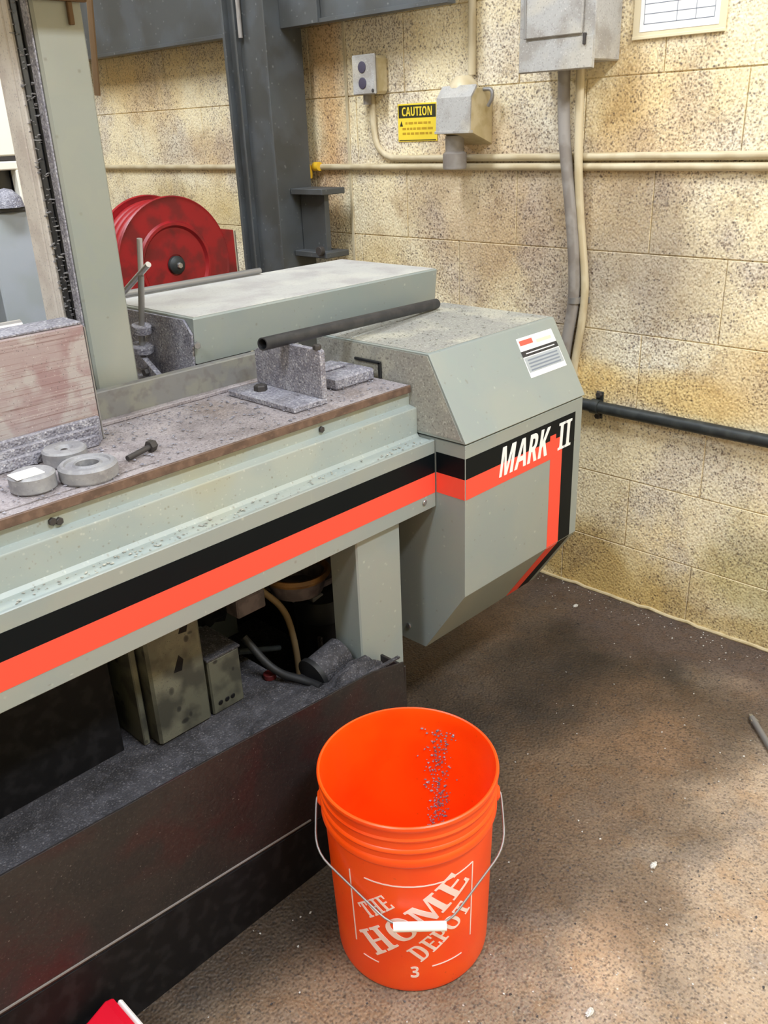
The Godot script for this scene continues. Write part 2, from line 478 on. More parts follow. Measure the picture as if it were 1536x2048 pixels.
# closed profile (radius, height) turned round an axis
func lathe(prof: Array, at: Vector3, axis := Vector3.UP, seg := 40) -> PackedVector3Array:
	var t := PackedVector3Array()
	var s := axis.cross(Vector3.RIGHT if absf(axis.x) < 0.9 else Vector3.UP).normalized()
	var f := axis.cross(s).normalized()
	var n := prof.size()
	for k in seg:
		var a := TAU * k / seg
		var b := TAU * (k + 1) / seg
		var da := s * cos(a) + f * sin(a)
		var db := s * cos(b) + f * sin(b)
		if k == seg - 1:
			db = s
		for i in n:
			var p: Vector2 = prof[i]
			var q: Vector2 = prof[(i + 1) % n]
			if p.x < 1e-6 and q.x < 1e-6:
				continue
			var p0 := at + axis * p.y + da * p.x
			var p1 := at + axis * p.y + db * p.x
			var q0 := at + axis * q.y + da * q.x
			var q1 := at + axis * q.y + db * q.x
			if p.x > 1e-6:
				t.append_array([p0, q0, p1])
			if q.x > 1e-6:
				t.append_array([p1, q0, q1])
	return out(t)

func disc(at: Vector3, axis: Vector3, r: float, h: float, bev := 0.001, seg := 28) -> PackedVector3Array:
	return lathe([Vector2(0, 0), Vector2(r - bev, 0), Vector2(r, bev), Vector2(r, h - bev), Vector2(r - bev, h), Vector2(0, h)], at, axis, seg)

func hexhead(at: Vector3, axis: Vector3, r: float, h: float) -> PackedVector3Array:
	return lathe([Vector2(0, 0), Vector2(r, 0), Vector2(r, h * 0.8), Vector2(r * 0.85, h), Vector2(0, h)], at, axis, 6)

# a quad with a thickness; corners in order round it
func slab(q: Array, n: Vector3, th: float) -> PackedVector3Array:
	var c := Vector3.ZERO
	for p in q:
		c += p
	c = c / q.size() + n * th * 0.5
	var t := PackedVector3Array()
	var f := []
	for p in q:
		f.append(p + n * th)
	face(t, q, c)
	face(t, f, c)
	for i in q.size():
		var j: int = (i + 1) % q.size()
		face(t, [q[i], q[j], f[j], f[i]], c)
	return t

func lump(at: Vector3, r: Vector3, seed_n: int, rough := 0.2) -> PackedVector3Array:
	var n := FastNoiseLite.new()
	n.seed = seed_n
	n.frequency = 0.9
	var t := PackedVector3Array()
	var pt := func(i: int, j: int) -> Vector3:
		var a := TAU * (i % 20) / 20.0
		var b := PI * j / 10.0
		var d := Vector3(sin(b) * cos(a), cos(b), sin(b) * sin(a))
		return at + d * r * (1.0 + rough * n.get_noise_3dv(d * 2.0) * 2.0)
	for i in 20:
		for j in 10:
			var a: Vector3 = pt.call(i, j)
			var b: Vector3 = pt.call(i + 1, j)
			var c: Vector3 = pt.call(i + 1, j + 1)
			var d: Vector3 = pt.call(i, j + 1)
			if j > 0:
				t.append_array([a, b, c])
			if j < 9:
				t.append_array([a, c, d])
	return out(t)

# lettering: triangles in a box 0..1 x 0..1 with depth 0..1
func letters(s: String, face_name := "Droid Sans", bold := true) -> PackedVector3Array:
	var tm := TextMesh.new()
	var f := SystemFont.new()
	f.font_names = PackedStringArray([face_name])
	f.font_weight = 700 if bold else 400
	tm.font = f
	tm.text = s
	tm.font_size = 48
	tm.pixel_size = 0.01
	tm.depth = 0.02
	tm.curve_step = 2.0
	var arr := tm.get_mesh_arrays()
	var vs: PackedVector3Array = arr[Mesh.ARRAY_VERTEX]
	var ix = arr[Mesh.ARRAY_INDEX]
	var t := PackedVector3Array()
	if ix != null and ix.size() > 0:
		for i in ix:
			t.append(vs[i])
	else:
		t = vs.duplicate()
	var bb := AABB(t[0], Vector3.ZERO)
	for p in t:
		bb = bb.expand(p)
	for i in t.size():
		t[i] = (t[i] - bb.position) / bb.size
	for i in range(0, t.size(), 3):      # Godot meshes turn clockwise; the lists here turn the other way
		var k := t[i + 1]
		t[i + 1] = t[i + 2]
		t[i + 2] = k
	return t

func placed(t: PackedVector3Array, o: Vector3, u: Vector3, v: Vector3, w: Vector3, shear := 0.0) -> PackedVector3Array:
	var r := PackedVector3Array()
	for p in t:
		r.append(o + u * (p.x + shear * p.y) + v * p.y + w * p.z)
	return r

func finer(t: PackedVector3Array, most: float) -> PackedVector3Array:
	var todo := t
	var done := PackedVector3Array()
	for pass_n in 7:
		var next := PackedVector3Array()
		for i in range(0, todo.size(), 3):
			var a := todo[i]
			var b := todo[i + 1]
			var c := todo[i + 2]
			var ab := a.distance_to(b)
			var bc := b.distance_to(c)
			var ca := c.distance_to(a)
			var l := maxf(ab, maxf(bc, ca))
			if l <= most:
				done.append_array([a, b, c])
			elif l == ab:
				var m := (a + b) / 2
				next.append_array([a, m, c, m, b, c])
			elif l == bc:
				var m := (b + c) / 2
				next.append_array([b, m, a, m, c, a])
			else:
				var m := (c + a) / 2
				next.append_array([c, m, b, m, a, b])
		todo = next
		if todo.is_empty():
			break
	done.append_array(todo)
	return done

func join(lists: Array) -> PackedVector3Array:
	var t := PackedVector3Array()
	for l in lists:
		t.append_array(l)
	return t

func to_mesh(t: PackedVector3Array, off: Vector3) -> ArrayMesh:
	var near := {}
	var fn := PackedVector3Array()
	for i in range(0, t.size(), 3):
		var n := (t[i + 1] - t[i]).cross(t[i + 2] - t[i])
		fn.append(n)
		for k in 3:
			var key := Vector3i((t[i + k] * BIG).round())
			if near.has(key):
				near[key].append(i / 3)
			else:
				near[key] = [i / 3]
	var vs := PackedVector3Array()
	var ns := PackedVector3Array()
	for i in range(0, t.size(), 3):
		var f := fn[i / 3]
		if f.length_squared() < 1e-22:
			continue
		var fu := f.normalized()
		for k in [0, 2, 1]:
			var p := t[i + k]
			var n := Vector3.ZERO
			for o in near[Vector3i((p * BIG).round())]:
				var g := fn[o]
				if g.length_squared() > 1e-24 and g.normalized().dot(fu) > 0.8:
					n += g
			vs.append(p - off)
			ns.append(n.normalized() if n.length_squared() > 1e-24 else fu)
	var arr := []
	arr.resize(Mesh.ARRAY_MAX)
	arr[Mesh.ARRAY_VERTEX] = vs
	arr[Mesh.ARRAY_NORMAL] = ns
	var m := ArrayMesh.new()
	m.add_surface_from_arrays(Mesh.PRIMITIVE_TRIANGLES, arr)
	return m

# ------------------------------------------------------------------ objects
func numbered(s: String) -> String:
	var n: int = used.get(s, 0)
	used[s] = n + 1
	return s if n == 0 else "%s_%03d" % [s, n]

func world_of(n: Node) -> Vector3:
	var p := Vector3.ZERO
	while n is Node3D and n != self:
		p += n.position
		n = n.get_parent()
	return p

func obj(called: String, t: PackedVector3Array, m: String, parent: Node3D = self, label := "") -> MeshInstance3D:
	var o := MeshInstance3D.new()
	var base := Vector3.ZERO
	if parent == self:
		o.name = numbered(called)
		var bb := AABB(t[0], Vector3.ZERO)
		for p in t:
			bb = bb.expand(p)
		o.position = Vector3(bb.get_center().x, bb.position.y, bb.get_center().z)
		base = o.position
	else:
		o.name = called
		base = world_of(parent)
	o.mesh = to_mesh(t, base)
	o.material_override = M[m]
	parent.add_child(o, true)
	if label:
		o.set_meta("label", label)
	return o

func tag(o: Node, label: String, category: String, group := "", kind := "") -> Node:
	o.set_meta("label", label)
	o.set_meta("category", category)
	if group:
		o.set_meta("group", group)
	if kind:
		o.set_meta("kind", kind)
	return o

func thing(called: String, label: String, category: String, at: Vector3, group := "") -> Node3D:
	var o := Node3D.new()
	o.name = numbered(called)
	o.position = at
	add_child(o)
	tag(o, label, category, group)
	return o

func struct_node(called: String, label: String, at := Vector3.ZERO) -> Node3D:
	var o := Node3D.new()
	o.name = called
	o.position = at
	add_child(o)
	o.set_meta("kind", "structure")
	o.set_meta("label", label)
	return o

func struct(called: String, t: PackedVector3Array, m: String, label: String) -> void:
	var o := obj(called, t, m)
	o.name = called
	o.set_meta("kind", "structure")
	o.set_meta("label", label)

func w(s: float, y: float, off := 0.0) -> Vector3:      # a point at s along the block wall, off in front of it
	return Vector3(-off, y, s)

# a box on the wall: s, y, distance in front
func wbox(s0: float, s1: float, y0: float, y1: float, d0: float, d1: float, bev := 0.0015) -> PackedVector3Array:
	return box(Vector3(-d1, y0, s0), Vector3(-d0, y1, s1), bev)

func flakes(called: String, label: String, spots: Array, m: String, size: float, parent: Node3D = self) -> void:
	var t := slab([Vector3(-0.5, 0, -0.3), Vector3(0.5, 0.15, -0.35), Vector3(0.4, 0.05, 0.4), Vector3(-0.35, 0.2, 0.3)], Vector3.UP, 0.22)
	var mm := MultiMesh.new()
	mm.transform_format = MultiMesh.TRANSFORM_3D
	mm.mesh = to_mesh(t, Vector3.ZERO)
	mm.mesh.surface_set_material(0, M[m])
	mm.instance_count = spots.size()
	var base := world_of(parent) if parent != self else Vector3.ZERO
	for i in spots.size():
		var b := Basis(Vector3.UP, rng.randf() * TAU) * Basis(Vector3.RIGHT, rng.randf_range(-0.35, 0.35))
		var s := size * rng.randf_range(0.5, 1.5)
		mm.set_instance_transform(i, Transform3D(b.scaled(Vector3(s * rng.randf_range(0.6, 1.6), s, s)), spots[i] - base))
	var o := MultiMeshInstance3D.new()
	o.name = called if parent != self else numbered(called)
	o.multimesh = mm
	o.material_override = M[m]
	parent.add_child(o, true)
	o.set_meta("kind", "stuff")
	if label:
		o.set_meta("label", label)
	if parent == self:
		o.set_meta("category", "metal chips")

# ------------------------------------------------------------------ the scene
func _ready() -> void:
	rng.seed = 4711
	# camera, air, exposure
	var cam := Camera3D.new()
	cam.name = "camera"
	cam.transform = Transform3D(Basis(Vector3(0.690541, -0.037092, 0.722342), Vector3(0.315757, 0.913954, -0.254924), Vector3(-0.650731, 0.40412, 0.642834)), Vector3(-2.0749, 1.302, 0.0))
	cam.fov = 61.037
	cam.near = 0.05
	add_child(cam)
	cam.current = true
	var env := Environment.new()
	env.background_mode = Environment.BG_COLOR
	env.background_color = Color(0.02, 0.02, 0.02)
	env.tonemap_mode = Environment.TONE_MAPPER_LINEAR
	env.tonemap_exposure = 1.12
	env.sdfgi_enabled = true
	env.ssao_enabled = true
	env.ssil_enabled = true
	var we := WorldEnvironment.new()
	we.name = "environment"
	we.environment = env
	add_child(we)
	make_materials()
	# the shop's fluorescent ceiling fittings, out of the frame, and one added
	ceiling_light(Vector3(-1.1, 2.86, 0.55), 1.25, 8.0, "long fluorescent ceiling fitting over the aisle beside the saw")
	ceiling_light(Vector3(-1.5, 2.86, -1.75), 1.25, 5.4, "long fluorescent ceiling fitting above the saw and its post")
	ceiling_light(Vector3(-3.3, 2.86, -0.4), 1.25, 5.0, "long fluorescent ceiling fitting farthest from the block wall")
	ceiling_light(Vector3(-1.7, 2.86, -4.0), 1.25, 5.0, "unseen fluorescent ceiling fitting added to brighten the far left wall")  # extra lamp added to brighten the left wall
	room()
	steelwork()
	wall_fittings()
	saw()
	saw_loose_parts()
	under_saw()
	bucket()
	left_background()
	floor_things()

func ceiling_light(at: Vector3, length: float, energy: float, label: String) -> void:
	var o := thing("ceiling_light", label, "lamp", at)
	obj("housing", box(at + Vector3(-length / 2 - 0.03, 0.02, -0.16), at + Vector3(length / 2 + 0.03, 0.1, 0.16), 0.004), "cabinet_white", o)
	obj("diffuser", box(at + Vector3(-length / 2, 0.0, -0.13), at + Vector3(length / 2, 0.019, 0.13), 0.004), "lamp_face", o)
	for x in [-0.4, 0.4]:
		obj("hanger", tube(PackedVector3Array([at + Vector3(x, 0.1, 0), at + Vector3(x, 0.3, 0)]), 0.006, 8), "bolt_steel", o)
	var l := AreaLight3D.new()
	l.name = "lamp"
	l.position = Vector3(0, -0.012, 0)
	l.rotation.x = -PI / 2
	l.area_size = Vector2(length, 0.26)
	l.area_normalize_energy = true
	l.light_color = rgb(234, 243, 255)
	l.light_energy = energy
	l.area_range = 12.0
	l.area_attenuation = 2.0
	l.shadow_enabled = true
	o.add_child(l)

func room() -> void:
	var wl := struct_node("wall_back", "cream painted concrete block wall with dark specks and brown stains", Vector3(0.0, 0, -2))
	obj("mortar_bed", box(Vector3(0.0045, 0, -5.8), Vector3(0.2, 2.2077, 1.6), 0.0), "wall_paint", wl)
	obj("upper_courses", box(Vector3(0.0, 2.2077, -5.8), Vector3(0.2, 3.1, 1.6), 0.0), "wall_paint", wl)
	var y0 := 0.0
	for r in 11:
		var y1 := 0.1757 + 0.2032 * r
		var shift := -0.8805 if r % 2 == 0 else -0.8805 - 0.2032
		for k in range(-12, 6):
			var s0 := shift + 0.4064 * k + 0.0016
			obj("block", wbox(s0, s0 + 0.4032, y0 + 0.0016, y1 - 0.0016, -0.012, rng.randf_range(-0.001, 0.0), 0.001), "wall_paint", wl)
		y0 = y1
	struct("trim_1", wbox(-2.143, -2.131, 0.0, 1.62, 0.0, 0.004, 0.0015), "pipe_cream", "pale sealant bead down the block wall right of the steel column")
	var crust := PackedVector3Array()
	var zz := -5.7
	while zz < 1.55:
		crust.append(w(zz, rng.randf_range(0.001, 0.006), rng.randf_range(0.0, 0.005)))
		zz += 0.03
	struct("baseboard_back", tube(crust, 0.0055, 8), "beige_box", "crumbly pale bead where the block wall meets the floor")
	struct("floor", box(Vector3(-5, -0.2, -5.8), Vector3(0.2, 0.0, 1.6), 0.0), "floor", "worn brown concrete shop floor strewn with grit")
	struct("ceiling", box(Vector3(-5, 3.1, -5.8), Vector3(0.2, 3.3, 1.6), 0.0), "ceiling_paint", "plain pale shop ceiling")
	struct("wall_left", box(Vector3(-5, 0, -6.0), Vector3(0.2, 3.1, -5.8), 0.0), "wall_plain", "plain cream wall at the far left of the shop")
	struct("wall_right", box(Vector3(-5, 0, 1.6), Vector3(0.2, 3.1, 1.8), 0.0), "wall_plain", "plain cream wall to the right of the aisle")
	struct("wall_front", box(Vector3(-5.2, 0, -6.0), Vector3(-5, 3.1, 1.8), 0.0), "wall_plain", "plain cream wall behind the photographer")

func steelwork() -> void:
	# H column close to the block wall, web across x
	var c := thing("steel_column", "charcoal painted steel H column rising behind the saw's long cover", "column", Vector3(-0.13, 0, -2.37))
	obj("flange", box(Vector3(-0.2, 0, -2.279), Vector3(-0.055, 3.1, -2.267), 0.002), "charcoal", c)
	obj("flange", box(Vector3(-0.2, 0, -2.475), Vector3(-0.055, 3.1, -2.463), 0.002), "charcoal", c)
	obj("web", box(Vector3(-0.178, 0, -2.463), Vector3(-0.166, 3.1, -2.279), 0.0), "charcoal", c)
	obj("stiffener", box(Vector3(-0.196, 0, -2.42), Vector3(-0.178, 3.1, -2.412), 0.001), "charcoal", c)
	obj("conduit", tube(PackedVector3Array([Vector3(-0.19, 1.57, -2.395), Vector3(-0.19, 3.1, -2.395)]), 0.007, 10), "pipe_grey", c, "thin pale conduit clipped to the column")
	obj("base_plate", box(Vector3(-0.25, 0, -2.53), Vector3(-0.02, 0.02, -2.21), 0.002), "charcoal", c)
	# beam along the wall, met by the column
	var b := thing("steel_beam", "charcoal painted steel beam running along the top of the block wall", "beam", Vector3(-0.12, 1.585, -3))
	obj("web", box(Vector3(-0.125, 1.597, -5.79), Vector3(-0.115, 2.0, -2.476), 0.001), "charcoal", b)
	obj("web", box(Vector3(-0.125, 1.597, -2.266), Vector3(-0.115, 2.0, -1.62), 0.001), "charcoal", b)
	obj("bottom_flange", box(Vector3(-0.135, 1.585, -5.79), Vector3(-0.1, 1.597, -2.476), 0.001), "charcoal", b)
	obj("bottom_flange", box(Vector3(-0.135, 1.585, -2.266), Vector3(-0.1, 1.597, -1.62), 0.001), "charcoal", b)
	obj("splice_plate", box(Vector3(-0.14, 1.585, -2.266), Vector3(-0.126, 2.0, -2.1), 0.001), "charcoal", b)
	# short stub between column and wall
	var s := thing("bracket_stub", "short dark steel beam stub beside the column, flanges top and bottom", "bracket", Vector3(-0.1, 0.93, -2.15))
	obj("web", box(Vector3(-0.11, 0.945, -2.263), Vector3(-0.09, 1.118, -2.15), 0.001), "charcoal", s)
	obj("top_flange", box(Vector3(-0.15, 1.118, -2.263), Vector3(-0.05, 1.136, -2.115), 0.002), "charcoal", s)
	obj("bottom_flange", box(Vector3(-0.15, 0.928, -2.263), Vector3(-0.05, 0.946, -2.11), 0.002), "charcoal", s)
	obj("wall_bolt", disc(Vector3(-0.15, 0.952, -2.13), Vector3(-1, 0, 0), 0.014, 0.016), "dark_bolt", s)
	# brown strap hanging from above
	var st := tube(bend([Vector3(-0.9, 3.1, -2.06), Vector3(-0.9, 1.75, -2.0), Vector3(-0.9, 1.397, -2.052)], 0.1), 0.0075, 8)
	tag(obj("hanging_strap", st, "brown_strap"), "brown strap hanging down in front of the steel beam", "strap")

func conduit(label: String, pts: Array, r: float, m: String, clips: Array) -> Node3D:
	var a: Vector3 = pts[0]
	var o := thing("conduit", label, "conduit", Vector3(a.x, minf(a.y, pts[pts.size() - 1].y), a.z))
	obj("pipe", tube(bend(pts, 0.1), r, 14), m, o)
	for c in clips:
		var p: Vector3 = c[0]
		var d: Vector3 = c[1]
		obj("strap", tube(PackedVector3Array([p - d * 0.008, p + d * 0.008]), r + 0.0025, 14), "bolt_steel", o)
		var side := d.cross(Vector3.LEFT)
		for sg in [1.0]:
			obj("strap_foot", box(Vector3(-0.003, p.y, p.z) + side * sg * (r + 0.001) - d * 0.008 - side * 0.0, Vector3(0.0, p.y, p.z) + side * sg * (r + 0.02) + d * 0.008, 0.0005), "bolt_steel", o)
	return o

func wall_fittings() -> void:
	# horizontal conduits
	var r := 0.0095
	conduit("long cream conduit running level along the wall, lower of the two", [w(-5.79, 1.193, r + 0.001), w(1.59, 1.193, r + 0.001)], r, "pipe_cream", [])
	conduit("cream conduit bending down from the socket and running level above the longer one", [w(-2.02, 1.397, 0.012), w(-2.012, 1.2165, r + 0.001), w(1.59, 1.2165, r + 0.001)], r, "pipe_cream", [])
	conduit("cream conduit dropping from above into the grey disconnect box", [w(-1.637, 3.09, r + 0.001), w(-1.637, 1.424, 0.012)], 0.0105, "pipe_cream", [[w(-1.637, 1.95, r), Vector3(0, 1, 0)]])
	conduit("grey conduit dropping from the electrical panel behind the saw's hood", [w(-1.328, 1.425, 0.04), w(-1.322, 1.28, 0.04), w(-1.296, 1.114, 0.036), w(-1.28, 0.98, 0.03), w(-1.278, 0.86, 0.02), w(-1.298, 0.74, 0.018), w(-1.304, 0.66, 0.018), w(-1.304, 0.65, 0.002)], 0.0155, "pipe_grey", [[w(-1.278, 0.86, 0.02), Vector3(0, 1, 0)]])
	conduit("cream conduit beside the grey one under the electrical panel", [w(-1.285, 1.425, 0.034), w(-1.279, 1.2, 0.034), w(-1.27, 1.05, 0.02), w(-1.25, 0.9, 0.012), w(-1.256, 0.8, 0.012), w(-1.27, 0.7, 0.012), w(-1.274, 0.66, 0.013), w(-1.274, 0.65, 0.002)], 0.0105, "pipe_cream", [])
	# socket box
	var o := thing("outlet_box", "grey double socket in a cream surface box on the wall", "socket", w(-2.045, 1.4, 0))
	obj("back_box", wbox(-2.042, -1.957, 1.394, 1.495, 0.0, 0.052, 0.008), "beige_box", o)
	var cp := obj("cover_plate", wbox(-2.046, -1.952, 1.393, 1.499, 0.056, 0.064, 0.01), "dusty_grey", o)
	obj("cover_rim", wbox(-2.043, -1.955, 1.395, 1.496, 0.052, 0.056, 0.006), "pipe_grey", o)
	for y in [1.424, 1.466]:
		obj("socket_face", lathe([Vector2(0, 0), Vector2(0.0155, 0), Vector2(0.0155, 0.002), Vector2(0.014, 0.003), Vector2(0, 0.003)], w(-2.003, y, 0.0635), Vector3(-1, 0, 0), 20), "socket_dark", cp)
	obj("screw", disc(w(-1.962, 1.403, 0.063), Vector3(-1, 0, 0), 0.005, 0.003), "dark_bolt", cp)
	obj("knockout_bushing", tube(PackedVector3Array([w(-2.02, 1.368, 0.03), w(-2.02, 1.394, 0.03)]), 0.012, 14), "pipe_grey", o)
	# caution sign
	o = thing("caution_sign", "yellow and black caution sign on the wall beside the disconnect box", "sign", w(-1.85, 1.262, 0))
	obj("plate", wbox(-1.923, -1.771, 1.2625, 1.364, 0.0005, 0.0025, 0.0005), "caution_yellow", o)
	obj("header_band", wbox(-1.919, -1.775, 1.326, 1.36, 0.0025, 0.0031, 0.0002), "caution_black", o)
	obj("lettering", placed(letters("CAUTION"), w(-1.905, 1.331, 0.0031), Vector3(0, 0, 0.116), Vector3(0, 0.024, 0), Vector3(-0.0006, 0, 0)), "caution_yellow", o)
	obj("triangle_mark", slab([w(-1.915, 1.304, 0.0025), w(-1.903, 1.304, 0.0025), w(-1.909, 1.318, 0.0025)], Vector3(-1, 0, 0), 0.0006), "caution_black", o)
	var row := 0
	for ln in [[-1.893, -1.795, 1.309], [-1.905, -1.785, 1.294], [-1.905, -1.79, 1.281]]:
		var x: float = ln[0]
		while x < ln[1]:
			var l := rng.randf_range(0.008, 0.02)
			obj("text_line", wbox(x, minf(x + l, ln[1]), ln[2], ln[2] + 0.006, 0.0025, 0.003, 0.0001), "amber_print", o)
			x += l + 0.004
		row += 1
	obj("border_line", wbox(-1.919, -1.775, 1.2645, 1.267, 0.0025, 0.003, 0.0001), "caution_black", o)
	# disconnect box: sloped front, sits over the conduits
	o = thing("disconnect_box", "grey dusty disconnect box with sloping cover right of the caution sign", "electrical box", w(-1.68, 1.18, 0))
	var prof := PackedVector2Array([Vector2(0.0, 1.25), Vector2(0.104, 1.286), Vector2(0.1, 1.365), Vector2(0.075, 1.392), Vector2(0.0, 1.392)])
	obj("body", prism(prof, w(-1.68, 0, 0), Vector3(-1, 0, 0), Vector3(0, 1, 0), Vector3(0, 0, 1), 0.105, 0.004), "beige_box", o)
	obj("front_cover", prism(PackedVector2Array([Vector2(0.1035, 1.285), Vector2(0.111, 1.285), Vector2(0.106, 1.369), Vector2(0.081, 1.398), Vector2(0.0755, 1.393), Vector2(0.1, 1.366)]), w(-1.684, 0, 0), Vector3(-1, 0, 0), Vector3(0, 1, 0), Vector3(0, 0, 1), 0.117, 0.002), "dusty_grey", o)
	obj("cover_lip", wbox(-1.686, -1.566, 1.281, 1.288, 0.096, 0.114, 0.001), "dusty_grey", o)
	obj("inlet_socket", lathe([Vector2(0, 0), Vector2(0.031, 0), Vector2(0.033, 0.004), Vector2(0.033, 0.04), Vector2(0.026, 0.046), Vector2(0.026, 0.085), Vector2(0, 0.085)], w(-1.657, 1.19, 0.062), Vector3.UP, 24), "pipe_grey", o)
	obj("top_hub", lathe([Vector2(0, 0), Vector2(0.042, 0), Vector2(0.038, 0.012), Vector2(0.02, 0.03), Vector2(0, 0.03)], w(-1.64, 1.392, 0.045), Vector3.UP, 28), "pipe_cream", o)
	obj("switch_handle", tube(bend([w(-1.575, 1.386, 0.04), w(-1.548, 1.386, 0.04), w(-1.545, 1.365, 0.04), w(-1.56, 1.345, 0.04)], 0.015, 4), 0.005, 10), "bolt_steel", o)
	# electrical panel
	o = thing("electrical_panel", "dusty grey electrical panel with inset door cut off by the top edge", "electrical panel", w(-1.35, 1.41, 0))
	obj("enclosure", wbox(-1.404, -1.2, 1.428, 1.85, 0.0, 0.115, 0.003), "dusty_grey", o)
	var fr := obj("front_frame", wbox(-1.406, -1.197, 1.41, 1.86, 0.115, 0.12, 0.002), "dusty_grey", o)
	obj("lower_flap", wbox(-1.404, -1.199, 1.412, 1.478, 0.12, 0.123, 0.001), "dusty_grey", fr)
	var dr := obj("door", wbox(-1.384, -1.228, 1.483, 1.82, 0.12, 0.128, 0.002), "dusty_grey", o)
	obj("hinge_edge", wbox(-1.387, -1.381, 1.483, 1.82, 0.12, 0.131, 0.001), "bolt_steel", dr)
	obj("latch", wbox(-1.224, -1.218, 1.46, 1.484, 0.12, 0.129, 0.001), "dark_bolt", fr)
	obj("side_knockout", disc(Vector3(-0.06, 1.57, -1.2), Vector3(0, 0, 1), 0.018, 0.004), "dark_bolt", o)
	# paper notice in a sleeve
	o = thing("wall_notice", "white printed notice in a clear sleeve right of the electrical panel", "notice", w(-1.055, 1.466, 0))
	obj("sleeve", wbox(-1.168, -0.945, 1.467, 1.76, 0.0005, 0.005, 0.001), "clear_plastic", o)
	obj("sheet", wbox(-1.15, -0.96, 1.482, 1.745, 0.005, 0.006, 0.0003), "paper", o)
	obj("bottom_hem", wbox(-1.168, -0.945, 1.467, 1.474, 0.005, 0.0075, 0.001), "clear_plastic", o)
	for i in 9:
		obj("ruled_line", wbox(-1.14, -0.972, 1.497 + 0.02 * i, 1.4985 + 0.02 * i, 0.006, 0.0064, 0.0001), "grey_print", o)
	for s in [-1.14, -1.06, -1.015, -0.972]:
		obj("ruled_line", wbox(s, s + 0.0012, 1.497, 1.72, 0.006, 0.0064, 0.0001), "grey_print", o)
	# black pipe low on the wall
	o = thing("black_pipe", "black iron pipe running along the wall low down right of the saw", "pipe", w(-0.8, 0.56, 0))
	obj("pipe", tube(PackedVector3Array([w(-1.9, 0.5785, 0.022), w(1.59, 0.5785, 0.022)]), 0.0165, 18), "black_iron", o)
	for s in [-1.192, 0.3]:
		obj("clamp", tube(PackedVector3Array([w(s - 0.012, 0.5785, 0.022), w(s + 0.012, 0.5785, 0.022)]), 0.02, 18), "black_iron", o)
		for y in [0.548, 0.609]:
			obj("clamp_bolt", hexhead(w(s, y, 0.0), Vector3(-1, 0, 0), 0.009, 0.014), "dark_bolt", o)
		obj("clamp_strap", wbox(s - 0.011, s + 0.011, 0.54, 0.617, 0.0, 0.004, 0.001), "black_iron", o)
	# yellow plug on a pale cord beside the column
	o = thing("extension_plug", "yellow plug on a pale cord hanging beside the steel column", "plug", w(-2.3, 1.15, 0.02))
	obj("cord", tube(bend([w(-2.33, 1.5, 0.02), w(-2.322, 1.26, 0.02), w(-2.306, 1.195, 0.04)], 0.05), 0.006, 10), "cable_white", o)
	obj("plug_body", lathe([Vector2(0, 0), Vector2(0.016, 0.003), Vector2(0.019, 0.02), Vector2(0.017, 0.04), Vector2(0.009, 0.058), Vector2(0, 0.058)], w(-2.3, 1.155, 0.04), Vector3(0, 0.98, -0.12).normalized(), 18), "cable_yellow", o)
	obj("collar", tube(PackedVector3Array([w(-2.285, 1.195, 0.02), w(-2.26, 1.195, 0.02)]), 0.014, 14), "cable_yellow", o)
	# red hose reel between the saw and the wall
	var cc := Vector3(-0.6, 0.955, -2.277)
	o = thing("hose_reel", "red hose reel standing against the wall behind the saw", "hose reel", Vector3(-0.6, 0.0, -2.33))
	var zd := Vector3(0, 0, 1)
	var fl := [Vector2(0.03, 0.0), Vector2(0.105, 0.0), Vector2(0.112, 0.008), Vector2(0.12, 0.008), Vector2(0.125, 0.0), Vector2(0.182, 0.0), Vector2(0.19, 0.004), Vector2(0.193, 0.0), Vector2(0.19, -0.006), Vector2(0.18, -0.004), Vector2(0.03, -0.004)]
	obj("front_flange", lathe(fl, cc, zd, 64), "reel_red", o)
	obj("back_flange", lathe(fl, cc + Vector3(-0.0, 0, -0.125), Vector3(0, 0, -1), 64), "reel_red", o)
	obj("drum", disc(cc + Vector3(0, 0, -0.125), zd, 0.1, 0.122, 0.002, 40), "reel_red", o)
	for i in 4:
		var ring := []
		for k in 14:
			var a := TAU * k / 14
			ring.append(Vector2(0.166 + 0.014 * cos(a), -0.018 - 0.028 * i + 0.014 * sin(a)))
		obj("hose_turn", lathe(ring, cc, zd, 56), "reel_hose", o)
	obj("axle_nut", hexhead(cc + Vector3(0, 0, 0.016), zd, 0.009, 0.008), "chrome", o)
	obj("hub", lathe([Vector2(0, -0.13), Vector2(0.026, -0.13), Vector2(0.026, 0.008), Vector2(0.02, 0.014), Vector2(0.01, 0.016), Vector2(0, 0.016)], cc, zd, 24), "black_iron", o)
	obj("guide_arm", prism(PackedVector2Array([Vector2(0.145, 0.09), Vector2(0.235, 0.075), Vector2(0.235, -0.06), Vector2(0.175, -0.06)]), cc + Vector3(0, 0, -0.07), Vector3(1, 0, 0), Vector3(0, 1, 0), zd, 0.05, 0.002), "reel_red", o)
	obj("guide_roller", tube(PackedVector3Array([cc + Vector3(0.246, 0.07, -0.04), cc + Vector3(0.246, -0.06, -0.04)]), 0.009, 12), "chrome", o)
	for dz in [-0.15, 0.02]:
		obj("stand_leg", box(cc + Vector3(-0.05, -0.955, dz), cc + Vector3(0.05, -0.19 if dz > 0 else 0.0, dz + 0.012), 0.001), "reel_red", o)
	obj("stand_foot", box(cc + Vector3(-0.15, -0.955, -0.17), cc + Vector3(0.15, -0.94, 0.06), 0.002), "reel_red", o)

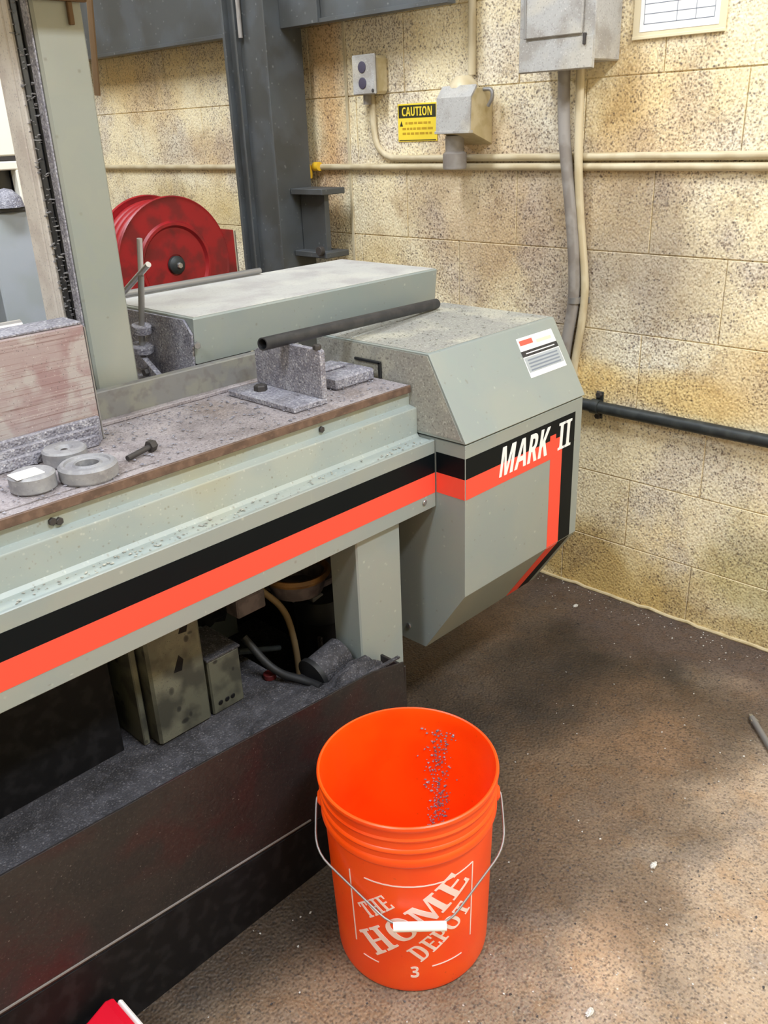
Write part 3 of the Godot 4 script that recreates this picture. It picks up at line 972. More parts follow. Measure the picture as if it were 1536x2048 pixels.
# ------------------------------------------------------------------ the band saw
func saw() -> void:
	var xl := -3.1
	var xe := -0.85
	var o := thing("band_saw", "long grey green band saw with black and red stripes and rusty work table", "saw", Vector3(-1.5, 0, -1.3))
	# table with a groove near its front edge
	obj("table", join([
		along_x([Vector2(-1.12, 0.826), Vector2(-1.12, 0.841), Vector2(-1.139, 0.841), Vector2(-1.139, 0.835), Vector2(-1.144, 0.835), Vector2(-1.144, 0.841), Vector2(-1.42, 0.841), Vector2(-1.42, 0.826)], xl, -1.42, 0.0005),
		along_x([Vector2(-1.12, 0.826), Vector2(-1.12, 0.841), Vector2(-1.42, 0.841), Vector2(-1.42, 0.826)], -1.42, -0.8575, 0.0005)]), "table_steel", o)
	obj("table_edge", box(Vector3(xl, 0.8265, -1.12), Vector3(-0.8575, 0.8415, -1.115), 0.001), "rust_edge", o, "rusty brown front edge of the table")
	var rail := obj("channel_rail", along_x([Vector2(-1.124, 0.826), Vector2(-1.124, 0.8), Vector2(-1.106, 0.797), Vector2(-1.104, 0.794), Vector2(-1.104, 0.744), Vector2(-1.099, 0.738), Vector2(-1.063, 0.737), Vector2(-1.063, 0.71), Vector2(-1.3, 0.71), Vector2(-1.3, 0.826)], xl, -0.8535, 0.001), "rail_paint", o)
	for q in [Vector3(-1.09, 0.811, -1.124), Vector3(-1.595, 0.809, -1.124), Vector3(-1.605, 0.812, -1.124)]:
		obj("screw", hexhead(q, Vector3(0, 0, 1), 0.006, 0.005), "dark_bolt", rail)
	var ap := obj("apron", along_x([Vector2(-1.0615, 0.739), Vector2(-1.06, 0.7375), Vector2(-1.06, 0.598), Vector2(-1.0615, 0.5965), Vector2(-1.1, 0.5965), Vector2(-1.1, 0.6), Vector2(-1.067, 0.6), Vector2(-1.067, 0.739)], xl, -0.8525, 0.0005), "enamel", o)
	obj("black_stripe", box(Vector3(xl + 0.002, 0.671, -1.0601), Vector3(-0.8535, 0.712, -1.0595), 0.0001), "black_paint", ap)
	obj("red_stripe", box(Vector3(xl + 0.002, 0.628, -1.0601), Vector3(-0.8535, 0.671, -1.0595), 0.0001), "red_paint", ap)
	obj("screw", disc(Vector3(-0.887, 0.617, -1.0602), Vector3(0, 0, 1), 0.0055, 0.004), "chrome", ap)
	for i in 1:
		obj("support_leg", box(Vector3(-1.068, 0.0, -1.15), Vector3(-0.947, 0.71, -1.072), 0.003), "enamel", o)
	obj("support_leg", box(Vector3(-1.068, 0.0, -1.75), Vector3(-0.947, 0.71, -1.67), 0.003), "enamel", o)
	obj("bed", box(Vector3(xl, 0.66, -1.76), Vector3(-0.86, 0.8255, -1.301), 0.002), "grimy_cast", o)
	obj("added_dark_back", box(Vector3(xl, 0.03, -1.79), Vector3(-0.86, 0.72, -1.765), 0.001), "black_motor", o)  # dark back added to keep the space under the saw black
	obj("added_dark_end", box(Vector3(-0.868, 0.0, -1.764), Vector3(-0.8605, 0.655, -1.2), 0.001), "black_motor", o)  # panel added to stop light coming in under the wall end
	obj("added_dark_side", box(Vector3(xl, 0.31, -1.7), Vector3(-1.525, 0.655, -1.21), 0.002), "black_motor", o)  # black box added to make the left underside dark
	# control box at the wall end
	var hb := obj("head_box", along_x([Vector2(-0.986, 0.741), Vector2(-0.985, 0.740), Vector2(-0.985, 0.413), Vector2(-0.986, 0.41), Vector2(-1.095, 0.247), Vector2(-1.098, 0.245), Vector2(-1.5, 0.245), Vector2(-1.5, 0.741)], xe, -0.435, 0.002), "enamel", o)
	var zf := -0.985
	obj("black_stripe", join([
		box(Vector3(xe + 0.0015, 0.671, zf - 0.0001), Vector3(-0.4635, 0.714, zf + 0.0006), 0.0001),
		box(Vector3(-0.511, 0.413, zf - 0.0001), Vector3(-0.4635, 0.671, zf + 0.0006), 0.0001),
		slab([Vector3(-0.511, 0.41, zf - 0.001), Vector3(-0.4635, 0.41, zf - 0.001), Vector3(-0.4635, 0.2485, -1.094), Vector3(-0.511, 0.2485, -1.094)], Vector3(0, -0.555, 0.832), 0.0007)]), "black_paint", hb)
	obj("red_stripe", join([
		box(Vector3(xe + 0.0015, 0.628, zf - 0.0001), Vector3(-0.511, 0.671, zf + 0.0006), 0.0001),
		box(Vector3(-0.556, 0.413, zf - 0.0001), Vector3(-0.511, 0.628, zf + 0.0006), 0.0001),
		slab([Vector3(-0.556, 0.41, zf - 0.001), Vector3(-0.511, 0.41, zf - 0.001), Vector3(-0.511, 0.2485, -1.094), Vector3(-0.556, 0.2485, -1.094)], Vector3(0, -0.555, 0.832), 0.0007)]), "red_paint", hb)
	obj("black_stripe", box(Vector3(xe - 0.0006, 0.671, -1.0585), Vector3(xe + 0.0001, 0.714, zf - 0.001), 0.0001), "black_paint", hb)
	obj("red_stripe", box(Vector3(xe - 0.0006, 0.628, -1.0585), Vector3(xe + 0.0001, 0.671, zf - 0.001), 0.0001), "red_paint", hb)
	obj("lettering", placed(letters("MARK"), Vector3(-0.742, 0.643, zf + 0.0006), Vector3(0.17, 0, 0), Vector3(0, 0.062, 0), Vector3(0, 0, 0.0008), 0.07), "white_print", hb, "white slanted letters MARK")
	obj("lettering", placed(letters("II", "Droid Serif"), Vector3(-0.53, 0.641, zf + 0.0006), Vector3(0.05, 0, 0), Vector3(0, 0.061, 0), Vector3(0, 0, 0.0008), 0.07), "white_print", hb, "white serif letters II")
	obj("red_dot", box(Vector3(-0.56, 0.668, zf + 0.0001), Vector3(-0.538, 0.682, zf + 0.0008), 0.0001), "red_paint", hb)
	obj("screw", disc(Vector3(xe, 0.282, -1.145), Vector3(-1, 0, 0), 0.006, 0.004), "chrome", hb)
	# dusty hood on the box
	var hp := [Vector2(-0.982, 0.746), Vector2(-0.9835, 0.744), Vector2(-1.0, 0.744), Vector2(-1.39, 0.744), Vector2(-1.39, 0.907), Vector2(-1.074, 0.907), Vector2(-1.071, 0.905)]
	var hd := obj("hood", along_x(hp, xe - 0.002, -0.432, 0.002), "enamel", o)
	obj("dust_layer", box(Vector3(xe + 0.004, 0.9068, -1.386), Vector3(-0.437, 0.9082, -1.08), 0.0005), "dusty_enamel", hd)
	obj("end_grime", prism(PackedVector2Array([Vector2(-0.992, 0.75), Vector2(-1.386, 0.75), Vector2(-1.386, 0.903), Vector2(-1.076, 0.903)]), Vector3(xe - 0.0028, 0, 0), Vector3(0, 0, 1), Vector3(0, 1, 0), Vector3(1, 0, 0), 0.001, 0.0002), "dusty_enamel", hd)
	var h0 := Vector3(0, 0.746, -0.982)
	var hu := Vector3(0, 0.159, -0.089)
	var hn := Vector3(0, 0.489, 0.872)
	var on := func(x: float, t: float, off := 0.0) -> Vector3: return h0 + hu * t + Vector3(x, 0, 0) + hn * off
	var lb := obj("warning_label", slab([on.call(-0.589, 0.41), on.call(-0.455, 0.41), on.call(-0.459, 0.888), on.call(-0.588, 0.888)], hn, 0.0006), "white_print", hd, "white warning label with red heading and black band")
	obj("red_heading", slab([on.call(-0.583, 0.795, 0.0005), on.call(-0.537, 0.795, 0.0005), on.call(-0.537, 0.855, 0.0005), on.call(-0.583, 0.855, 0.0005)], hn, 0.0004), "red_print", lb)
	obj("grey_heading", slab([on.call(-0.525, 0.78, 0.0005), on.call(-0.47, 0.78, 0.0005), on.call(-0.47, 0.82, 0.0005), on.call(-0.525, 0.82, 0.0005)], hn, 0.0004), "clear_plastic", lb)
	obj("black_band", slab([on.call(-0.589, 0.66, 0.0005), on.call(-0.457, 0.66, 0.0005), on.call(-0.458, 0.73, 0.0005), on.call(-0.589, 0.73, 0.0005)], hn, 0.0004), "dark_print", lb)
	obj("lower_field", slab([on.call(-0.587, 0.47, 0.0004), on.call(-0.458, 0.47, 0.0004), on.call(-0.458, 0.65, 0.0004), on.call(-0.587, 0.65, 0.0004)], hn, 0.0003), "pale_blue", lb)
	for i in 4:
		var tt := 0.485 + 0.04 * i
		obj("text_line", slab([on.call(-0.578, tt, 0.0005), on.call(-0.468, tt, 0.0005), on.call(-0.468, tt + 0.018, 0.0005), on.call(-0.578, tt + 0.018, 0.0005)], hn, 0.0004), "grey_print", lb)
	obj("text_line", slab([on.call(-0.575, 0.688, 0.0009), on.call(-0.47, 0.688, 0.0009), on.call(-0.47, 0.7, 0.0009), on.call(-0.575, 0.7, 0.0009)], hn, 0.0003), "paper", lb)
	# stop block and catch in front of the hood's open end
	obj("end_stop", join([box(Vector3(-0.975, 0.8415, -1.3), Vector3(-0.87, 0.866, -1.2), 0.004), box(Vector3(-0.955, 0.866, -1.295), Vector3(-0.9, 0.874, -1.25), 0.003)]), "swarf", o)
	obj("catch_bar", box(Vector3(-0.859, 0.8415, -1.203), Vector3(-0.8535, 0.874, -1.196), 0.001), "black_rubber", o)
	obj("catch_bar", box(Vector3(-0.859, 0.87, -1.27), Vector3(-0.8535, 0.8755, -1.196), 0.001), "black_rubber", o)
	# long cover over the slide behind the table
	var gc := obj("slide_cover", along_x([Vector2(-1.441, 0.89), Vector2(-1.4315, 0.978), Vector2(-1.434, 0.981), Vector2(-1.77, 0.981), Vector2(-1.77, 0.89)], -1.125, -0.405, 0.003), "enamel", o)
	obj("dust_layer", box(Vector3(-1.12, 0.9808, -1.766), Vector3(-0.41, 0.9824, -1.438), 0.0005), "pale_dust", gc)
	obj("end_plate", prism(PackedVector2Array([Vector2(-1.445, 0.86), Vector2(-1.437, 0.95), Vector2(-1.46, 0.976), Vector2(-1.76, 0.976), Vector2(-1.76, 0.78), Vector2(-1.445, 0.78)]), Vector3(-1.131, 0, 0), Vector3(0, 0, 1), Vector3(0, 1, 0), Vector3(1, 0, 0), 0.005, 0.001), "swarf", gc)
	obj("edge_bolt", hexhead(Vector3(-1.125, 0.93, -1.43), Vector3(-0.5, 0, 0.86), 0.007, 0.01), "bolt_steel", gc)
	for k in [[-1.755, 0.991, 0.007], [-1.79, 0.985, 0.007]]:
		obj("guide_rod", tube(PackedVector3Array([Vector3(-1.16, k[1], k[0]), Vector3(-0.7, k[1], k[0])]), k[2], 12), "bolt_steel", o)
	# lever and clamp at the cover's left end
	var lv := obj("clamp_stud", tube(PackedVector3Array([Vector3(-1.15, 0.88, -1.6), Vector3(-1.15, 1.055, -1.556)]), 0.006, 12), "bolt_steel", o)
	obj("collar", disc(Vector3(-1.15, 0.94, -1.585), Vector3(0, 1, 0.2).normalized(), 0.02, 0.016), "swarf", lv)
	obj("collar", disc(Vector3(-1.15, 0.9, -1.595), Vector3(0, 1, 0.2).normalized(), 0.024, 0.014), "swarf", lv)
	obj("clamp_handle", tube(PackedVector3Array([Vector3(-1.15, 1.008, -1.645), Vector3(-1.15, 1.079, -1.523)]), 0.0058, 12), "steel_wire", lv)
	obj("stop_rod", tube(PackedVector3Array([Vector3(-1.12, 0.98, -1.62), Vector3(-1.12, 1.12, -1.592)]), 0.0055, 12), "steel_wire", o)
	obj("guide_arm", prism(PackedVector2Array([Vector2(-1.64, 0.905), Vector2(-1.615, 0.91), Vector2(-1.53, 0.86), Vector2(-1.53, 0.842), Vector2(-1.56, 0.842)]), Vector3(-1.16, 0, 0), Vector3(0, 0, 1), Vector3(0, 1, 0), Vector3(1, 0, 0), 0.012, 0.002), "swarf", o)
	obj("guide_bolt", hexhead(Vector3(-1.16, 0.862, -1.57), Vector3(-1, 0, 0), 0.009, 0.008), "dark_bolt", o)
	# fence bar behind the table
	obj("fence_bar", box(Vector3(-1.42, 0.8415, -1.41), Vector3(-0.9, 0.898, -1.39), 0.002), "fence_steel", o)
	obj("fence_strip", box(Vector3(-1.42, 0.8415, -1.39), Vector3(-1.0, 0.848, -1.372), 0.001), "table_steel", o)
	obj("rear_bed", box(Vector3(-1.42, 0.79, -1.76), Vector3(-0.87, 0.845, -1.412), 0.002), "swarf", o)
	obj("hidden_block", box(Vector3(-1.0, 0.845, -1.43), Vector3(-0.87, 0.885, -1.415), 0.002), "dusty_enamel", o)
	# upright frame post with the blade channel on its left
	var ps := obj("frame_post", box(Vector3(-1.345, 0.8455, -1.565), Vector3(-1.26, 2.3, -1.43), 0.004), "post_enamel", o)
	obj("post_edge", box(Vector3(-1.349, 0.9, -1.456), Vector3(-1.3455, 2.3, -1.436), 0.001), "swarf", ps)
	obj("blade_channel", box(Vector3(-1.348, 0.9, -1.493), Vector3(-1.3455, 2.3, -1.457), 0.0005), "black_rubber", ps)
	obj("channel_lip", box(Vector3(-1.353, 0.9, -1.512), Vector3(-1.3455, 2.3, -1.495), 0.002), "guard_dust", ps)
	obj("blade_guard", box(Vector3(-1.353, 0.9, -1.565), Vector3(-1.3455, 2.3, -1.515), 0.002), "guard_dust", ps)
	obj("saw_blade", box(Vector3(-1.351, 0.9, -1.482), Vector3(-1.3495, 2.3, -1.466), 0.0002), "mill_scale", ps)
	var pts := []
	for i in 260:
		var k := rng.randf()
		pts.append(Vector3(-1.3495 - rng.randf() * 0.003, 0.92 + k * k * 0.75, -1.455 - rng.randf() * 0.04))
	flakes("stuck_chips", "", pts, "worn_steel", 0.0055, ps)
	obj("top_bracket", box(Vector3(-1.36, 1.5, -1.429), Vector3(-1.255, 1.56, -1.418), 0.002), "brown_strap", ps)
	obj("bracket_tab", box(Vector3(-1.288, 1.468, -1.429), Vector3(-1.28, 1.5, -1.422), 0.001), "brown_strap", ps)
	obj("added_shade_box", box(Vector3(-1.52, 1.545, -1.75), Vector3(-1.12, 2.3, -1.3), 0.006), "enamel", o)  # unseen box added above the view to shade the top of the post
	# vise jaw
	var jw := obj("vise_jaw", box(Vector3(-2.3, 0.8415, -1.36), Vector3(-1.412, 1.034, -1.31), 0.002), "jaw_face", o)
	obj("chip_layer", box(Vector3(-2.3, 1.0338, -1.37), Vector3(-1.414, 1.04, -1.312), 0.002), "swarf", jw)
	obj("edge_strip", box(Vector3(-1.4115, 0.8415, -1.352), Vector3(-1.409, 1.03, -1.3105), 0.0005), "bolt_steel", jw)
	obj("top_bar", tube(PackedVector3Array([Vector3(-2.3, 1.028, -1.43), Vector3(-1.46, 1.028, -1.43)]), 0.009, 12), "steel_wire", jw)
	for k in 3:
		obj("foot_rib", box(Vector3(-2.3, 0.8415, -1.3095 + 0.0085 * k), Vector3(-1.416 - 0.008 * k, 0.885 - 0.012 * k, -1.3015 + 0.0085 * k), 0.002), "swarf", jw)
	obj("rear_support", box(Vector3(-2.3, 0.8415, -1.6), Vector3(-1.44, 0.99, -1.37), 0.003), "swarf", o)

func saw_loose_parts() -> void:
	# steel tube resting on the angle bracket and the hood
	var a := Vector3(-1.118, 0.956, -1.234)
	var b := Vector3(-0.512, 0.921, -1.345)
	var o := thing("steel_tube", "dark steel tube lying across the bracket and the hood", "tube", (a + b) / 2 - Vector3(0, 0.03, 0))
	obj("pipe", tube(PackedVector3Array([a, b]), 0.0118, 28, 0.0095), "mill_scale", o)
	o = thing("angle_bracket", "grey steel angle bracket standing on the saw table under the tube", "bracket", Vector3(-1.08, 0.8415, -1.25))
	obj("base_plate", box(Vector3(-1.122, 0.8415, -1.35), Vector3(-1.041, 0.853, -1.155), 0.002), "swarf", o)
	obj("upright_plate", prism(PackedVector2Array([Vector2(-1.345, 0.853), Vector2(-1.345, 0.918), Vector2(-1.3, 0.942), Vector2(-1.16, 0.943), Vector2(-1.155, 0.939), Vector2(-1.155, 0.853)]), Vector3(-1.053, 0, 0), Vector3(0, 0, 1), Vector3(0, 1, 0), Vector3(1, 0, 0), 0.012, 0.0015), "swarf", o)
	obj("bolt", hexhead(Vector3(-1.085, 0.853, -1.295), Vector3.UP, 0.013, 0.011), "dark_bolt", o)
	obj("bolt", hexhead(Vector3(-1.05, 0.943, -1.165), Vector3.UP, 0.008, 0.008), "dark_bolt", o)
	# three worn discs and a bolt lying on the table
	var prof := [Vector2(0.017, 0.0), Vector2(0.04, 0.0), Vector2(0.043, 0.004), Vector2(0.043, 0.02), Vector2(0.039, 0.024), Vector2(0.034, 0.024), Vector2(0.032, 0.021), Vector2(0.022, 0.021), Vector2(0.019, 0.024), Vector2(0.017, 0.022)]
	var p := Vector3(-1.517, 0.8415, -1.166)
	o = thing("roller_disc", "worn steel disc with a dark centre hole nearest the table edge", "disc", p, "worn discs on the saw table")
	obj("rim", lathe(prof, p, Vector3.UP, 40), "worn_steel", o)
	obj("hole_plug", disc(p, Vector3.UP, 0.0165, 0.012), "black_rubber", o)
	p = Vector3(-1.508, 0.8415, -1.254)
	o = thing("roller_disc", "worn steel disc lying nearest the vise jaw foot", "disc", p, "worn discs on the saw table")
	obj("rim", lathe([Vector2(0.006, 0.0), Vector2(0.031, 0.0), Vector2(0.034, 0.003), Vector2(0.034, 0.022), Vector2(0.031, 0.025), Vector2(0.014, 0.025), Vector2(0.01, 0.021), Vector2(0.006, 0.021)], p, Vector3.UP, 36), "worn_steel", o)
	obj("hub_pin", disc(p, Vector3.UP, 0.0055, 0.022), "dark_bolt", o)
	p = Vector3(-1.593, 0.8415, -1.188)
	o = thing("roller_disc", "worn steel disc with a white patch, leftmost on the table", "disc", p, "worn discs on the saw table")
	obj("rim", lathe([Vector2(0.0, 0.0), Vector2(0.03, 0.0), Vector2(0.033, 0.003), Vector2(0.033, 0.023), Vector2(0.029, 0.026), Vector2(0.0, 0.026)], p, Vector3.UP, 36), "worn_steel", o)
	obj("white_patch", box(p + Vector3(-0.03, 0.0258, -0.012), p + Vector3(0.012, 0.0275, 0.02), 0.0006), "white_print", o, "bright white patch")
	p = Vector3(-1.4, 0.8415, -1.188)
	o = thing("loose_bolt", "dark oily bolt lying near the front edge of the saw table", "bolt", p)
	obj("head", hexhead(p + Vector3(0, 0.0095, 0), Vector3(1, 0.05, -0.2).normalized(), 0.0095, 0.013), "dark_bolt", o)
	obj("shank", tube(PackedVector3Array([p + Vector3(0.002, 0.009, 0), p + Vector3(-0.046, 0.006, 0.012)]), 0.0045, 12), "dark_bolt", o)
	# chips strewn over table and hood
	var pts := []
	for i in 900:
		pts.append(Vector3(rng.randf_range(-1.85, -0.87), 0.8425, rng.randf_range(-1.37, -1.125)))
	flakes("table_chips", "fine grey metal chips strewn over the saw table", pts, "swarf", 0.0035)
	pts = []
	for i in 420:
		var side := rng.randf() < 0.5
		pts.append(Vector3(rng.randf_range(-0.84, -0.45), 0.9092, rng.randf_range(-1.38, -1.085)) if side else Vector3(rng.randf_range(-2.0, -0.86), 0.7385, rng.randf_range(-1.097, -1.066)))
	flakes("ledge_chips", "fine dark metal chips lying on the hood and the rail ledge", pts, "dusty_enamel", 0.003)

# ------------------------------------------------------------------ tray and what stands in it
func under_saw() -> void:
	var o := thing("chip_tray", "dark maroon steel chip tray standing on the floor under the saw", "tray", Vector3(-1.6, 0, -1.3))
	# front panel: its top edge drops to the right
	var zf := -0.99
	var top := PackedVector2Array([Vector2(-3.1, 0.0), Vector2(-3.1, 0.472), Vector2(-1.45, 0.39), Vector2(-1.12, 0.366), Vector2(-1.035, 0.345), Vector2(-1.022, 0.0)])
	obj("front_panel", prism(top, Vector3(0, 0, zf - 0.004), Vector3(1, 0, 0), Vector3(0, 1, 0), Vector3(0, 0, 1), 0.004, 0.001), "tray_steel", o)
	obj("top_fold", slab([Vector3(-3.1, 0.4695, zf - 0.012), Vector3(-1.04, 0.355, zf - 0.012), Vector3(-1.04, 0.355, zf - 0.004), Vector3(-3.1, 0.4695, zf - 0.004)], Vector3(0, 1, 0.055).normalized(), 0.003), "tray_dirt", o)
	obj("seam_bead", tube(PackedVector3Array([Vector3(-3.1, 0.318, zf), Vector3(-1.3, 0.132, zf)]), 0.0022, 8), "seam_grey", o, "pale bead along the panel's seam")
	obj("shaded_panel_foot", prism(PackedVector2Array([Vector2(-3.1, 0.0), Vector2(-3.1, 0.31), Vector2(-1.3, 0.126), Vector2(-1.06, 0.1), Vector2(-1.06, 0.0)]), Vector3(0, 0, zf), Vector3(1, 0, 0), Vector3(0, 1, 0), Vector3(0, 0, 1), 0.0022, 0.0005), "black_motor", o)  # shade on the foot of the front panel, painted as a black sheet
	obj("end_panel", box(Vector3(-1.03, 0.0, -1.06), Vector3(-1.024, 0.33, zf - 0.004), 0.001), "tray_steel", o)
	obj("tray_floor", join([box(Vector3(-3.1, 0.29, -1.4), Vector3(-1.2, 0.315, zf - 0.004), 0.001), box(Vector3(-1.2, 0.29, -1.15), Vector3(-1.07, 0.315, zf - 0.004), 0.001), box(Vector3(-1.2, 0.08, -1.7), Vector3(-0.87, 0.1, -1.152), 0.001)]), "tray_dirt", o)
	# heaped dirt along the right end
	var heap := obj("dirt_heap", join([lump(Vector3(-1.12, 0.31, -1.035), Vector3(0.07, 0.055, 0.035), 3), lump(Vector3(-1.25, 0.3, -1.06), Vector3(0.16, 0.03, 0.06), 4)]), "tray_dirt", o)
	heap.set_meta("kind", "stuff")
	# pedestal with a small box beside it: part of the machine's drive, standing in the tray
	o = thing("pedestal", "grimy cream cast pedestal standing in the tray under the saw", "pedestal", Vector3(-1.42, 0.3155, -1.2))
	obj("casting", box(Vector3(-1.478, 0.3155, -1.3), Vector3(-1.368, 0.655, -1.165), 0.005), "grimy_cast", o)
	obj("side_rib", box(Vector3(-1.496, 0.3155, -1.32), Vector3(-1.484, 0.655, -1.19), 0.002), "grimy_cast", o)
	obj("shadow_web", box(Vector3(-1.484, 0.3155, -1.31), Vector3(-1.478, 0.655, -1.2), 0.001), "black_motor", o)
	for q in [[-1.42, 0.46], [-1.40, 0.53]]:
		obj("chipped_spot", slab([Vector3(q[0] - 0.012, q[1] - 0.012, -1.165), Vector3(q[0] + 0.004, q[1] - 0.014, -1.165), Vector3(q[0] + 0.01, q[1] + 0.006, -1.165), Vector3(q[0] + 0.002, q[1] + 0.018, -1.165)], Vector3(0, 0, 1), 0.0008), "black_motor", o)
	o = thing("junction_box", "small grimy cream box beside the pedestal in the tray", "box", Vector3(-1.325, 0.3155, -1.2))
	obj("body", box(Vector3(-1.362, 0.3155, -1.27), Vector3(-1.291, 0.432, -1.168), 0.003), "grimy_cast", o)
	obj("lid", box(Vector3(-1.364, 0.432, -1.272), Vector3(-1.289, 0.437, -1.166), 0.001), "tray_dirt", o)
	for q in [-1.345, -1.33, -1.317]:
		obj("screw", disc(Vector3(q, 0.337, -1.168), Vector3(0, 0, 1), 0.005, 0.002), "black_motor", o)
	# coolant pump: upright black motor with a rounded cap
	var c := Vector3(-0.945, 0.1005, -1.33)
	o = thing("coolant_pump", "black upright pump motor with a domed cap behind the support leg", "pump", c)
	obj("motor", lathe([Vector2(0, 0), Vector2(0.06, 0), Vector2(0.06, 0.17), Vector2(0.056, 0.18), Vector2(0.056, 0.19), Vector2(0, 0.19)], c, Vector3.UP, 32), "black_motor", o)
	obj("cap", lathe([Vector2(0, 0.19), Vector2(0.063, 0.19), Vector2(0.063, 0.212), Vector2(0.05, 0.236), Vector2(0.02, 0.245), Vector2(0, 0.245)], c, Vector3.UP, 32), "black_rubber", o)
	obj("cap_bracket", box(c + Vector3(-0.04, 0.236, 0.0), c + Vector3(-0.008, 0.248, 0.02), 0.002), "bolt_steel", o)
	obj("fin", box(c + Vector3(-0.05, 0.04, 0.035), c + Vector3(-0.043, 0.16, 0.047), 0.001), "tray_dirt", o)
	# dirty housing lying in front of it
	o = thing("pump_housing", "dirt covered grey housing lying in front of the pump by the leg", "housing", Vector3(-1.13, 0.3155, -1.09))
	obj("barrel", tube(PackedVector3Array([Vector3(-1.155, 0.325, -1.115), Vector3(-1.085, 0.34, -1.115)]), 0.034, 24), "tray_dirt", o)
	obj("end_ring", tube(PackedVector3Array([Vector3(-1.166, 0.323, -1.115), Vector3(-1.156, 0.325, -1.115)]), 0.038, 24), "black_rubber", o)
	# brown rimmed pan over it
	var pc := Vector3(-1.055, 0.416, -1.275)
	o = thing("coolant_pan", "brown rimmed round pan tucked under the saw above the pump", "pan", pc)
	obj("bowl", lathe([Vector2(0, 0.0), Vector2(0.055, 0.0), Vector2(0.066, 0.04), Vector2(0.063, 0.04), Vector2(0.053, 0.004), Vector2(0, 0.004)], pc, Vector3.UP, 44), "mauve_grime", o)
	obj("rim", lathe([Vector2(0.062, 0.036), Vector2(0.07, 0.036), Vector2(0.074, 0.043), Vector2(0.069, 0.05), Vector2(0.061, 0.048)], pc, Vector3.UP, 44), "pail_brown", o)
	obj("bracket_plate", box(pc + Vector3(-0.03, -0.016, -0.12), pc + Vector3(0.15, -0.002, 0.02), 0.003), "mauve_grime", o)
	# cross member, hoses, odds and ends
	tag(obj("cross_plate", box(Vector3(-1.235, 0.435, -1.28), Vector3(-1.165, 0.475, -1.24), 0.003), "mauve_grime"), "dusty brown cross plate under the apron beside the pan", "plate")
	tag(obj("tan_hose", tube(bend([Vector3(-1.155, 0.46, -1.275), Vector3(-1.11, 0.4, -1.25), Vector3(-1.092, 0.3, -1.25), Vector3(-1.09, 0.2, -1.25)], 0.06), 0.007, 12), "tan_hose"), "tan hose curving down beside the pump", "hose")
	tag(obj("black_hose", tube(bend([Vector3(-1.235, 0.4, -1.23), Vector3(-1.215, 0.335, -1.17), Vector3(-1.182, 0.3245, -1.11), Vector3(-1.178, 0.3245, -1.075)], 0.05), 0.008, 12), "black_rubber"), "black hose looping over the tray floor", "hose")
	tag(obj("cross_rod", tube(PackedVector3Array([Vector3(-1.24, 0.36, -1.25), Vector3(-1.12, 0.302, -1.272)]), 0.006, 10), "black_iron"), "dark level rod between the small box and the pump", "rod")
	tag(obj("grey_casting", lump(Vector3(-1.22, 0.43, -1.38), Vector3(0.06, 0.06, 0.06), 9, 0.15), "black_motor"), "dark rounded casting in the gloom behind the small box", "casting")
	tag(obj("red_fitting", disc(Vector3(-1.215, 0.3155, -1.185), Vector3.UP, 0.013, 0.011), "red_grime"), "small dull red fitting on the tray floor", "fitting")

